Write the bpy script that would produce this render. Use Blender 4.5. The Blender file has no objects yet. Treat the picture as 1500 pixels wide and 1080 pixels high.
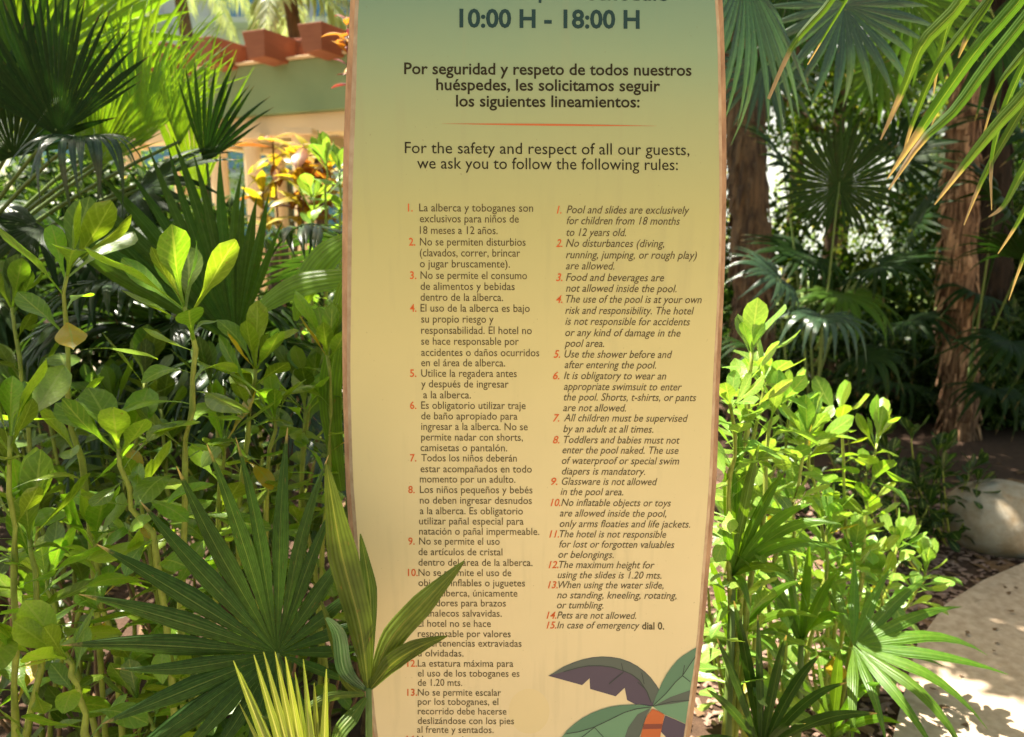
import bpy, bmesh, math, random
import numpy as np
from mathutils import Vector, Matrix, Quaternion
R = math.radians
rnd = random.Random(7)
sc = bpy.context.scene
C = bpy.context.collection

# ------------------------------------------------------------------ camera, light, exposure
F = 1100.0; PITCH = R(10.5); CAMZ = 1.6
cam = bpy.data.cameras.new('camera'); cam.sensor_width = 36; cam.lens = F*36/1500
cam.clip_start = .02; cam.clip_end = 900
cam.dof.use_dof = True; cam.dof.focus_distance = 1.32; cam.dof.aperture_fstop = 4.2
camo = bpy.data.objects.new('camera', cam); C.objects.link(camo)
camo.location = (0, 0, CAMZ); camo.rotation_euler = (R(90)-PITCH, 0, 0)
sc.camera = camo
SUN = Vector((-.50, .34, 1.25)).normalized()
world = bpy.data.worlds.new('World'); sc.world = world; world.use_nodes = True
wn = world.node_tree.nodes; wl = world.node_tree.links
sky = wn.new('ShaderNodeTexSky'); sky.sky_type = 'NISHITA'; sky.sun_disc = False
sky.sun_elevation = math.asin(SUN.z); sky.sun_rotation = math.atan2(SUN.x, SUN.y)
sky.air_density = 1.0; sky.dust_density = 2.0; sky.ozone_density = 1.0
wn['Background'].inputs[1].default_value = .075
wb = wn.new('ShaderNodeMix'); wb.data_type = 'RGBA'; wb.blend_type = 'MULTIPLY'; wb.inputs[0].default_value = 1
wb.inputs[7].default_value = (1.12, 1.0, .68, 1)      # the camera's warm white balance
wl.new(sky.outputs[0], wb.inputs[6]); wl.new(wb.outputs[2], wn['Background'].inputs[0])
sl = bpy.data.lights.new('sun', 'SUN'); sl.energy = 5.0; sl.angle = R(.53); sl.color = (1, .93, .80)
so = bpy.data.objects.new('sun', sl); C.objects.link(so); so.rotation_mode = 'QUATERNION'
so.rotation_quaternion = SUN.to_track_quat('Z', 'Y')
vs = sc.view_settings
sc.display_settings.display_device = 'sRGB'
vs.view_transform = 'Standard'; vs.look = 'None'; vs.gamma = 1; vs.use_curve_mapping = False
vs.exposure = 2.05
cy = sc.cycles
cy.use_denoising = True; cy.max_bounces = 7; cy.diffuse_bounces = 5; cy.glossy_bounces = 2
cy.transmission_bounces = 3; cy.sample_clamp_indirect = 6; cy.use_adaptive_sampling = True; cy.adaptive_threshold = .02

# ------------------------------------------------------------------ measuring helpers
def P(px, py, Y):
    x = (px-750)/F; y = -(py-540)/F
    d = Vector((x, math.cos(PITCH)+y*math.sin(PITCH), -math.sin(PITCH)+y*math.cos(PITCH)))
    return Vector((0, 0, CAMZ)) + d*(Y/d.y)
def G(px, py, z=0.0):
    x = (px-750)/F; y = -(py-540)/F
    d = Vector((x, math.cos(PITCH)+y*math.sin(PITCH), -math.sin(PITCH)+y*math.cos(PITCH)))
    return Vector((0, 0, CAMZ)) + d*((z-CAMZ)/d.z)
def tag(o, label=None, cat=None, group=None, kind=None):
    if label: o['label'] = label
    if cat: o['category'] = cat
    if group: o['group'] = group
    if kind: o['kind'] = kind
    return o
def empty(name, loc, label, cat, group=None):
    o = bpy.data.objects.new(name, None); C.objects.link(o); o.location = loc
    return tag(o, label, cat, group)
def link(name, me, parent=None, mw=None, off=None):
    """mw: world matrix; children of things get it relative to the parent chain"""
    o = bpy.data.objects.new(name, me); C.objects.link(o)
    if parent is not None: o.parent = parent
    m = mw if mw is not None else Matrix.Identity(4)
    o.matrix_basis = (WM(parent).inverted() @ m) if parent is not None else m
    return o
def WM(o):
    m = o.matrix_basis.copy() if o.type != 'EMPTY' else Matrix.Translation(o.location)
    return m if o.parent is None else WM(o.parent) @ m
def mesh(name, verts, faces, mat=None, uv=None, smooth=True, tint=None):
    me = bpy.data.meshes.new(name)
    me.from_pydata([tuple(v) for v in verts], [], faces)
    if uv is not None:
        l = me.uv_layers.new(name='UVMap')
        idx = np.empty(len(me.loops), dtype=np.int32); me.loops.foreach_get('vertex_index', idx)
        l.data.foreach_set('uv', np.asarray(uv, dtype=np.float32)[idx].ravel())
    if tint is not None:
        a = me.attributes.new('tint', 'FLOAT', 'POINT'); a.data.foreach_set('value', np.asarray(tint, dtype=np.float32))
    if mat: me.materials.append(mat)
    if smooth: me.polygons.foreach_set('use_smooth', [True]*len(me.polygons))
    me.update()
    return me
def loc_mesh(name, verts, faces, mat, parent, uv=None, smooth=True, tint=None):
    """verts in world metres; stored relative to the parent's origin"""
    inv = WM(parent).inverted() if parent is not None else Matrix.Identity(4)
    me = mesh(name, [inv @ Vector(v) for v in verts], faces, mat, uv, smooth, tint)
    o = bpy.data.objects.new(name, me); C.objects.link(o)
    if parent is not None: o.parent = parent
    return o
def frame(pos, y, z, s=1.0):
    """matrix with local +Y along y and +Z near z"""
    y = Vector(y).normalized(); x = y.cross(Vector(z))
    if x.length < 1e-4: x = y.cross(Vector((.3, .8, .1)))
    x.normalize(); zz = x.cross(y)
    m = Matrix((( x.x, y.x, zz.x, 0), (x.y, y.y, zz.y, 0), (x.z, y.z, zz.z, 0), (0, 0, 0, 1)))
    return Matrix.Translation(pos) @ m @ Matrix.Scale(s, 4)
def tube(pts, radii, seg=7, cap=True, wob=0, sd=0):
    """verts, faces, uv of a tube along pts"""
    q = random.Random(sd); vs_, fs, uv = [], [], []
    n = len(pts); pts = [Vector(p) for p in pts]
    up = Vector((.13, .21, .97))
    for i, p in enumerate(pts):
        t = (pts[min(i+1, n-1)]-pts[max(i-1, 0)]).normalized()
        a = t.cross(up)
        if a.length < .2: a = t.cross(Vector((1, 0, 0)))
        a.normalize(); b = t.cross(a)
        for k in range(seg):
            an = 2*math.pi*k/seg; r = radii[i]*(1+wob*(q.random()-.5))
            vs_.append(p+a*math.cos(an)*r+b*math.sin(an)*r); uv.append((k/seg, i/(n-1)))
    for i in range(n-1):
        for k in range(seg):
            k2 = (k+1) % seg
            fs.append((i*seg+k, i*seg+k2, (i+1)*seg+k2, (i+1)*seg+k))
    if cap: fs.append(tuple(range(seg))[::-1]); fs.append(tuple((n-1)*seg+k for k in range(seg)))
    return vs_, fs, uv
def bez(a, b, c, n=8):
    a, b, c = Vector(a), Vector(b), Vector(c)
    return [a*(1-t)**2+b*2*t*(1-t)+c*t*t for t in [i/(n-1) for i in range(n)]]
def smoothpath(pts, n):
    """Catmull-Rom through pts, n samples"""
    pts = [Vector(p) for p in pts]; m = len(pts)
    if m == 2: return [pts[0].lerp(pts[1], i/(n-1)) for i in range(n)]
    out = []
    for i in range(n):
        u = i/(n-1)*(m-1); k = min(int(u), m-2); t = u-k
        p0, p1, p2, p3 = pts[max(k-1, 0)], pts[k], pts[k+1], pts[min(k+2, m-1)]
        out.append(.5*((2*p1)+(p2-p0)*t+(2*p0-5*p1+4*p2-p3)*t*t+(3*p1-p0-3*p2+p3)*t**3))
    return out

# ------------------------------------------------------------------ materials
def nt(name):
    m = bpy.data.materials.new(name); m.use_nodes = True
    return m, m.node_tree.nodes, m.node_tree.links, m.node_tree.nodes['Principled BSDF']
def math_(N, L, op, a, b=None, clamp=False):
    n = N.new('ShaderNodeMath'); n.operation = op; n.use_clamp = clamp
    for i, v in enumerate((a, b)):
        if v is None: continue
        if isinstance(v, (int, float)): n.inputs[i].default_value = v
        else: L.new(v, n.inputs[i])
    return n.outputs[0]
def mixc(N, L, f, a, b):
    n = N.new('ShaderNodeMix'); n.data_type = 'RGBA'
    for i, v in ((0, f), (6, a), (7, b)):
        if isinstance(v, (int, float)): n.inputs[i].default_value = v
        elif isinstance(v, tuple): n.inputs[i].default_value = (*v[:3], 1)
        else: L.new(v, n.inputs[i])
    return n.outputs[2]
def leaf_mat(name, col, trans=None, tmix=.4, rough=.38, var=.5, ridges=0, vein=(.3, .4, .1), veinw=.035,
             tip=None, tip_at=.85, alt=None, altfrac=.0, spec=.5, mott=.35, side=False):
    m, N, L, B = nt(name)
    oi = N.new('ShaderNodeObjectInfo'); at = N.new('ShaderNodeAttribute'); at.attribute_name = 'tint'
    r = math_(N, L, 'FRACT', math_(N, L, 'ADD', oi.outputs['Random'], at.outputs['Fac']))
    uv = N.new('ShaderNodeUVMap'); sp = N.new('ShaderNodeSeparateXYZ'); L.new(uv.outputs[0], sp.inputs[0])
    tc = N.new('ShaderNodeTexCoord')
    no = N.new('ShaderNodeTexNoise'); no.inputs['Scale'].default_value = 30; no.inputs['Detail'].default_value = 3
    L.new(tc.outputs['Object'], no.inputs['Vector'])
    hs = N.new('ShaderNodeHueSaturation'); hs.inputs['Color'].default_value = (*col, 1)
    L.new(math_(N, L, 'ADD', math_(N, L, 'MULTIPLY', r, .03*var*2), .5-.045*var), hs.inputs['Hue'])
    v = math_(N, L, 'ADD', math_(N, L, 'MULTIPLY', math_(N, L, 'FRACT', math_(N, L, 'MULTIPLY', r, 7.3)), var), 1-var*.5)
    v = math_(N, L, 'MULTIPLY', v, math_(N, L, 'ADD', math_(N, L, 'MULTIPLY', no.outputs[0], mott*2), 1-mott))
    L.new(v, hs.inputs['Value']); c = hs.outputs[0]
    if alt:
        f = math_(N, L, 'GREATER_THAN', math_(N, L, 'FRACT', math_(N, L, 'MULTIPLY', r, 13.7)), 1-altfrac)
        c = mixc(N, L, f, c, alt)
    if vein:
        f = math_(N, L, 'LESS_THAN', math_(N, L, 'ABSOLUTE', math_(N, L, 'SUBTRACT', sp.outputs[0], .5)), veinw)
        c = mixc(N, L, math_(N, L, 'MULTIPLY', f, .6), c, vein)
    sp2 = N.new('ShaderNodeTexNoise'); sp2.inputs['Scale'].default_value = 7; sp2.inputs['Detail'].default_value = 4
    cx = N.new('ShaderNodeCombineXYZ'); L.new(math_(N, L, 'MULTIPLY', r, 91), cx.inputs[2])
    L.new(sp.outputs[0], cx.inputs[0]); L.new(math_(N, L, 'MULTIPLY', sp.outputs[1], 2.5), cx.inputs[1]); L.new(cx.outputs[0], sp2.inputs['Vector'])
    c = mixc(N, L, math_(N, L, 'MULTIPLY', math_(N, L, 'SUBTRACT', sp2.outputs[0], .67), 9, True), c, (.16, .10, .03))
    if side:
        w = math_(N, L, 'SUBTRACT', math_(N, L, 'MULTIPLY', sp.outputs[1], 9), math_(N, L, 'MULTIPLY', math_(N, L, 'ABSOLUTE', math_(N, L, 'SUBTRACT', sp.outputs[0], .5)), 3.4))
        w = math_(N, L, 'POWER', math_(N, L, 'ABSOLUTE', math_(N, L, 'SINE', math_(N, L, 'MULTIPLY', w, 3.14))), 14)
        w = math_(N, L, 'SUBTRACT', 1, w); sidew = w
        c = mixc(N, L, math_(N, L, 'MULTIPLY', math_(N, L, 'SUBTRACT', 1, w), .28), c, vein or (.2, .2, .1))
    if tip:
        f = math_(N, L, 'ADD', math_(N, L, 'MULTIPLY', no.outputs[0], .12), sp.outputs[1])
        f = math_(N, L, 'MULTIPLY', math_(N, L, 'SUBTRACT', f, tip_at+.05), 22, True)
        c = mixc(N, L, f, c, tip)
    if ridges:
        w0_ = math_(N, L, 'ADD', math_(N, L, 'MULTIPLY', math_(N, L, 'SINE', math_(N, L, 'MULTIPLY', sp.outputs[0], ridges*6.283*1.5)), .16), .95)
        mm_ = N.new('ShaderNodeVectorMath'); mm_.operation = 'SCALE'; L.new(c, mm_.inputs[0]); L.new(w0_, mm_.inputs['Scale']); c = mm_.outputs[0]
    L.new(c, B.inputs['Base Color']); B.inputs['Roughness'].default_value = rough
    B.inputs['Specular IOR Level'].default_value = spec
    if ridges:
        w = math_(N, L, 'SINE', math_(N, L, 'MULTIPLY', sp.outputs[0], ridges*6.283))
        bp = N.new('ShaderNodeBump'); bp.inputs['Strength'].default_value = .35; bp.inputs['Distance'].default_value = .0012
        L.new(w, bp.inputs['Height']); L.new(bp.outputs[0], B.inputs['Normal'])
    else:
        bp = N.new('ShaderNodeBump'); bp.inputs['Strength'].default_value = .4; bp.inputs['Distance'].default_value = .002
        L.new(no.outputs[0], bp.inputs['Height']); L.new(bp.outputs[0], B.inputs['Normal'])
    T = N.new('ShaderNodeBsdfTranslucent'); MX = N.new('ShaderNodeMixShader'); MX.inputs[0].default_value = tmix
    hs2 = N.new('ShaderNodeMix'); hs2.data_type = 'RGBA'; hs2.blend_type = 'MULTIPLY'; hs2.inputs[0].default_value = 1
    L.new(c, hs2.inputs[6]); g = trans or (2.0, 2.0, 1.0); hs2.inputs[7].default_value = (*g, 1)
    L.new(hs2.outputs[2], T.inputs[0])
    L.new(B.outputs[0], MX.inputs[1]); L.new(T.outputs[0], MX.inputs[2])
    L.new(MX.outputs[0], N['Material Output'].inputs[0])
    return m
def solid(name, col, rough=.7, noise=0, scale=20, col2=None, bump=0, stretch=None, spec=.3, detail=5, coords='Object'):
    m, N, L, B = nt(name)
    B.inputs['Roughness'].default_value = rough; B.inputs['Specular IOR Level'].default_value = spec
    B.inputs['Base Color'].default_value = (*col, 1)
    if noise or bump:
        tc = N.new('ShaderNodeTexCoord'); mp = N.new('ShaderNodeMapping'); no = N.new('ShaderNodeTexNoise')
        no.inputs['Scale'].default_value = scale; no.inputs['Detail'].default_value = detail; no.inputs['Roughness'].default_value = .65
        if stretch: mp.inputs['Scale'].default_value = stretch
        L.new(tc.outputs[coords], mp.inputs[0]); L.new(mp.outputs[0], no.inputs['Vector'])
        if noise:
            c2 = col2 or tuple(x*.5 for x in col)
            f = math_(N, L, 'MULTIPLY', math_(N, L, 'SUBTRACT', no.outputs[0], .5-.25/noise), noise*2, True)
            L.new(mixc(N, L, f, c2, col), B.inputs['Base Color'])
        if bump:
            bp = N.new('ShaderNodeBump'); bp.inputs['Strength'].default_value = .8; bp.inputs['Distance'].default_value = bump
            L.new(no.outputs[0], bp.inputs['Height']); L.new(bp.outputs[0], B.inputs['Normal'])
    return m
M = {}
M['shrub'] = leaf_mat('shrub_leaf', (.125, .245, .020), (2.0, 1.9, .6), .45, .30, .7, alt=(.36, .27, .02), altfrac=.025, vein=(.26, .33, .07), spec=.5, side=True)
M['shrub_shaded'] = leaf_mat('shrub_leaf_shaded', (.06, .125, .010), (2.0, 1.9, .6), .4, .36, .7, vein=(.14, .2, .05), spec=.35, side=True)  # darker shrub leaf: deep shade of the back rows put into the colour
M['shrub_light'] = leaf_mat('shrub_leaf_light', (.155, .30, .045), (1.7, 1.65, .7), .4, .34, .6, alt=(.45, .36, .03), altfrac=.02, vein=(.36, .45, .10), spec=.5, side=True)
M['shrub_stem'] = solid('shrub_stem', (.30, .36, .05), .5, 1, 40, (.17, .19, .03))
M['twig'] = solid('dry_twig', (.26, .15, .07), .8, 1, 40, (.10, .055, .03))
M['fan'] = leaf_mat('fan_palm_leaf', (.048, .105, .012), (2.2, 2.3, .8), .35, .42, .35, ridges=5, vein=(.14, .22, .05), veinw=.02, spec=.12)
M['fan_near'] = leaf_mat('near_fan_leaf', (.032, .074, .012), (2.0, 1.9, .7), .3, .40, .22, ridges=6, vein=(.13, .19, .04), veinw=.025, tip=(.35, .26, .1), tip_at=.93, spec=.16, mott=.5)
M['fan_lit'] = leaf_mat('lit_fan_leaf', (.11, .22, .015), (2.3, 2.1, .5), .5, .4, .4, ridges=5, vein=(.25, .42, .06), veinw=.02, spec=.35)  # lighter fan leaf: backlight put into the colour
M['fan_shaded'] = leaf_mat('shaded_fan_leaf', (.013, .034, .006), (1.8, 2.2, .8), .22, .45, .4, ridges=5, vein=(.05, .09, .02), veinw=.02, tip=(.16, .11, .05), tip_at=.93, spec=.10)  # darkened fan leaf: silhouette and shade put into the colour
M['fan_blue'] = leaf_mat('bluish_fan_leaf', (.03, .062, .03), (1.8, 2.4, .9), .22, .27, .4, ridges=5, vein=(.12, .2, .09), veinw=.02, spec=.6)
M['fan_tip'] = leaf_mat('brown_tipped_leaf', (.062, .135, .012), (2.1, 2.0, .5), .32, .4, .3, ridges=6, vein=(.28, .38, .07), veinw=.04, tip=(.34, .24, .16), tip_at=.78, spec=.2)
M['fan_tip2'] = leaf_mat('green_strap_leaf', (.075, .17, .012), (2.1, 2.0, .5), .38, .36, .4, ridges=5, vein=(.2, .32, .05), veinw=.03, spec=.35)
M['young'] = leaf_mat('young_leaflet', (.07, .115, .017), (1.8, 1.7, .6), .3, .42, .55, ridges=5, vein=(.26, .28, .06), veinw=.03, spec=.2, mott=.5)
M['yellow'] = leaf_mat('yellow_young_leaf', (.22, .29, .035), (1.6, 1.5, .6), .4, .4, .4, ridges=3, vein=(.50, .50, .16), veinw=.09)
M['feather'] = leaf_mat('feather_leaflet', (.022, .052, .010), (2.2, 2.2, .8), .3, .33, .4, vein=(.07, .11, .03), spec=.3)
M['feather_pale'] = leaf_mat('pale_feather_leaflet', (.32, .38, .20), (1.3, 1.3, .8), .35, .35, .5, vein=None)
M['croton'] = leaf_mat('croton_leaf', (.33, .27, .02), (1.6, 1.5, .6), .4, .35, .9, alt=(.20, .07, .02), altfrac=.22, vein=(.6, .4, .06), veinw=.06)
M['croton_red'] = leaf_mat('red_croton_leaf', (.14, .035, .025), (1.6, 1.2, .9), .3, .35, .9, alt=(.42, .22, .02), altfrac=.45, vein=(.6, .25, .15), veinw=.06)
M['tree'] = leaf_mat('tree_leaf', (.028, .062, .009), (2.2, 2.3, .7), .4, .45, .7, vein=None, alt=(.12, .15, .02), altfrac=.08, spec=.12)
M['tree_lit'] = leaf_mat('sunlit_tree_leaf', (.12, .21, .02), (2.0, 2.0, .6), .45, .42, .8, vein=None, alt=(.35, .33, .03), altfrac=.18)  # tree leaf brightened to carry sunlight in its colour
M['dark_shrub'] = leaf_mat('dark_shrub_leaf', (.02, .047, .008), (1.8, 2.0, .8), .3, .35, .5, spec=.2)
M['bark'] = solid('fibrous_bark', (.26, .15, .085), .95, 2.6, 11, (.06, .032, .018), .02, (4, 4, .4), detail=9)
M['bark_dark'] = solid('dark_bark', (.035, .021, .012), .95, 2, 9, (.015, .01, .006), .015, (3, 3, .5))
M['fibre'] = solid('bark_fibre', (.42, .25, .14), .95, 2.5, 6, (.12, .06, .03))
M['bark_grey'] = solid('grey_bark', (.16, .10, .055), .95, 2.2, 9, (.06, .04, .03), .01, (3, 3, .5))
M['petiole'] = solid('leaf_stalk', (.11, .16, .035), .5)
M['wood'] = solid('board_edge_wood', (.27, .15, .085), .65, 1.8, 16, (.48, .30, .17), .0006, (3, 3, .8))
M['bevel'] = solid('pale_bevel', (.50, .38, .25), .55, 1.6, 26, (.36, .24, .14))
M['soil'] = solid('soil', (.09, .05, .03), .95, 1.2, 25, (.045, .025, .015), .02, detail=8)
M['mulch'] = solid('mulch', (.36, .235, .18), .95, 1.4, 60, (.16, .095, .07), .003)
M['litter'] = solid('dead_leaf', (.20, .12, .055), .8, 1, 8, (.10, .055, .03))
M['path'] = solid('concrete', (.50, .385, .28), .92, 2.0, 22, (.36, .265, .18), .005, detail=12)
M['stone'] = solid('pale_stone', (.36, .33, .27), .85, 1.8, 9, (.24, .18, .11), .010, detail=7)
M['fascia'] = solid('sage_green_render', (.27, .34, .17), .85, .5, 3, (.22, .29, .14), .003)
M['rafter'] = solid('red_brown_timber', (.36, .12, .055), .7, .8, 6, (.24, .075, .035), .003, (1, 1, 8))
M['cream'] = solid('cream_render', (.82, .60, .36), .85, .4, 3, (.74, .52, .31), .002)
M['hotel'] = solid('pale_render', (.40, .41, .47), .85, .3, 1, (.5, .5, .56))
M['glass'] = solid('blue_window_glass', (.05, .18, .35), .08, spec=.9)
M['ink'] = solid('dark_ink', (.028, .022, .010), .6, spec=.15)
M['ink_soft'] = solid('brown_ink', (.10, .075, .035), .6, spec=.15)
M['ink_teal'] = solid('teal_ink', (.02, .05, .05), .6, spec=.15)
M['ink_orange'] = solid('orange_ink', (.58, .12, .03), .6, spec=.15)
M['print_green'] = solid('print_green', (.10, .20, .12), .5)
M['print_green_light'] = solid('print_light_green', (.145, .275, .16), .5)
M['print_purple'] = solid('print_purple', (.085, .065, .095), .5)
M['print_grey'] = solid('print_grey_green', (.095, .115, .095), .5)
M['print_line'] = solid('print_line', (.04, .055, .045), .5)
M['print_red'] = solid('print_orange_red', (.50, .13, .04), .5)
M['print_brown'] = solid('print_brown', (.22, .06, .04), .5)
def board_print():
    m, N, L, B = nt('printed_gradient')
    tc = N.new('ShaderNodeTexCoord'); sp = N.new('ShaderNodeSeparateXYZ'); L.new(tc.outputs['Object'], sp.inputs[0])
    mr = N.new('ShaderNodeMapRange'); mr.inputs[1].default_value = P(750, 1080, 1.3).z; mr.inputs[2].default_value = P(750, 0, 1.3).z
    L.new(sp.outputs[2], mr.inputs[0])
    cr = N.new('ShaderNodeValToRGB'); L.new(mr.outputs[0], cr.inputs[0])
    stops = [(0, (.74, .60, .37)), (.35, (.67, .56, .31)), (.58, (.57, .50, .23)), (.74, (.44, .42, .175)), (.86, (.32, .365, .18)), (.94, (.22, .32, .19)), (1, (.145, .26, .18))]
    el = cr.color_ramp.elements
    while len(el) < len(stops): el.new(.5)
    for e, (p, c) in zip(el, stops): e.position = p; e.color = (*c, 1)
    no = N.new('ShaderNodeTexNoise'); no.inputs['Scale'].default_value = 5; no.inputs['Detail'].default_value = 6
    L.new(tc.outputs['Object'], no.inputs['Vector'])
    f = math_(N, L, 'MULTIPLY', no.outputs[0], .22)
    base = mixc(N, L, f, cr.outputs[0], (.40, .35, .15))
    mp = N.new('ShaderNodeMapping'); mp.inputs['Scale'].default_value = (22, 1, 2.2); L.new(tc.outputs['Object'], mp.inputs[0])
    n2 = N.new('ShaderNodeTexNoise'); n2.inputs['Scale'].default_value = 1.6; n2.inputs['Detail'].default_value = 7; L.new(mp.outputs[0], n2.inputs['Vector'])
    st = math_(N, L, 'MULTIPLY', math_(N, L, 'SUBTRACT', n2.outputs[0], .55), 1.1, True)      # rain streaks
    base = mixc(N, L, st, base, (.30, .27, .15))
    n3 = N.new('ShaderNodeTexNoise'); n3.inputs['Scale'].default_value = 160; n3.inputs['Detail'].default_value = 3; L.new(tc.outputs['Object'], n3.inputs['Vector'])
    sk = math_(N, L, 'MULTIPLY', math_(N, L, 'SUBTRACT', n3.outputs[0], .70), 5, True)       # dirt specks
    base = mixc(N, L, sk, base, (.16, .12, .06))
    L.new(base, B.inputs['Base Color'])
    rr = N.new('ShaderNodeMapRange'); rr.inputs[3].default_value = .32; rr.inputs[4].default_value = .55
    L.new(no.outputs[0], rr.inputs[0]); L.new(rr.outputs[0], B.inputs['Roughness'])
    B.inputs['Specular IOR Level'].default_value = .35
    return m
M['print'] = board_print()

# ------------------------------------------------------------------ ground
g = mesh('ground', [(-220, -60, 0), (220, -60, 0), (220, 400, 0), (-220, 400, 0)], [(0, 1, 2, 3)], M['soil'], smooth=False)
tag(link('ground', g), 'dark brown planting soil', None, None, 'structure')
# path: a slab with a real edge
edge = [(1285, 1150), (1308, 1080), (1328, 1000), (1345, 940), (1385, 885), (1440, 850), (1500, 824), (1640, 775), (1900, 740)]
pl = [G(x, y, .04) for x, y in edge]
far = [Vector((14, 5.2, .04)), Vector((14, -8, .04)), Vector((-1.5, -8, .04)), Vector((-1.2, .55, .04)), Vector((.6, .9, .04)), ]
poly = pl + far
bm = bmesh.new(); top = [bm.verts.new(v) for v in poly]; f = bm.faces.new(top)
r_ = bmesh.ops.extrude_face_region(bm, geom=[f])
for v in r_['geom']:
    if isinstance(v, bmesh.types.BMVert): v.co.z -= .06
bmesh.ops.recalc_face_normals(bm, faces=bm.faces[:])
me = bpy.data.meshes.new('path'); bm.to_mesh(me); me.materials.append(M['path'])
tag(link('path', me), 'pale concrete garden path', None, None, 'structure')
lawn = mesh('lawn', [(-60, 13, .03), (60, 13, .03), (60, 80, .03), (-60, 80, .03)], [(0, 1, 2, 3)], solid('lawn_green', (.12, .20, .04), .9, 1, 3, (.2, .25, .08)), smooth=False)
pt_ = mesh('bounce_patio', [(-9, 6.6, .02), (-.6, 6.6, .02), (-.6, 12.9, .02), (-9, 12.9, .02)], [(0, 1, 2, 3)], solid('bounce_paving', (.62, .52, .40), .9, .6, 5, (.5, .41, .3), .002), smooth=False)  # paving added to bounce light onto the pavilion columns
tag(link('bounce_patio', pt_), 'pale paving round the pavilion', None, None, 'structure')
tag(link('lawn', lawn), 'sunlit lawn beyond the planting', None, None, 'structure')

# ------------------------------------------------------------------ leaves as unit meshes (+Y along, +Z upper side)
def shrub_leaf(k):
    q = random.Random(100+k); vs_, fs, uv = [], [], []
    ns, na = 10, 4
    bend = q.uniform(-.1, .8); cup = q.uniform(-.2, .35); roll = q.uniform(-.25, .25)
    wmax = q.uniform(.155, .215)
    for i in range(ns+1):
        t = i/ns
        if t < .30: w = .013+.012*(t/.30)
        else:
            s = (t-.30)/.70; w = wmax*(math.sin(math.pi*min(1, s**1.35*.93+.0))**.75 if s < 1 else 0)
            w = max(w, .02*(1-s)+.010)
        y = t*(1-.15*bend*t); z = -bend*t*t*.75 + .22*t
        for j in range(na+1):
            u = j/na*2-1
            vs_.append((u*w, y, z+cup*w*abs(u)**1.5+roll*u*w*t+.02*math.sin(9*t+3*u+k)*(t > .3)*abs(u)+.02*math.sin(5*t+k)))
            uv.append((j/na, t))
    for i in range(ns):
        for j in range(na):
            a = i*(na+1)+j; fs.append((a, a+1, a+na+2, a+na+1))
    return vs_, fs, uv
def strap_leaf(k, w0=.1, bend=.3, fused=None, fold=.35, ns=8, tipw=.0, peak=.4, droop_from=.35):
    """lanceolate folded leaflet. fused: radius fraction up to which it is a wedge."""
    q = random.Random(300+k); vs_, fs, uv = [], [], []
    tw = q.uniform(-.12, .12)
    for i in range(ns+1):
        t = i/ns
        if fused:
            w = w0*t/fused if t < fused else w0*(1-((t-fused)/(1-fused))**1.5)
        else:
            w = w0*(.35+.65*t/peak) if t < peak else w0*(1-((t-peak)/(1-peak))**1.8)
        w = max(w, .0015)
        d = max(0, t-droop_from)/(1-droop_from)
        z = -bend*(d**2)*.6; y = t-.25*bend*bend*d**2
        x = tw*d*d*.5
        for u in (-1, 0, 1):
            vs_.append((x+u*w*(1-.12*fold), y, z-fold*w*abs(u))); uv.append(((u+1)/2, t))
    for i in range(ns):
        for j in range(2):
            a = i*3+j; fs.append((a, a+1, a+4, a+3))
    return vs_, fs, uv
_cache = {}
def unit(key, fn, mat, name):
    k = (key, mat.name)
    if k not in _cache:
        v, f, u = fn(); _cache[k] = mesh(name, v, f, mat, u)
    return _cache[k]
FLAT = [k for k in range(16) if random.Random(100+k).uniform(-.1, .8) < .35]
def shrub_leaf_mesh(i, mat): return unit(('sl', i), lambda: shrub_leaf(i), mat, 'leaf')

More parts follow.
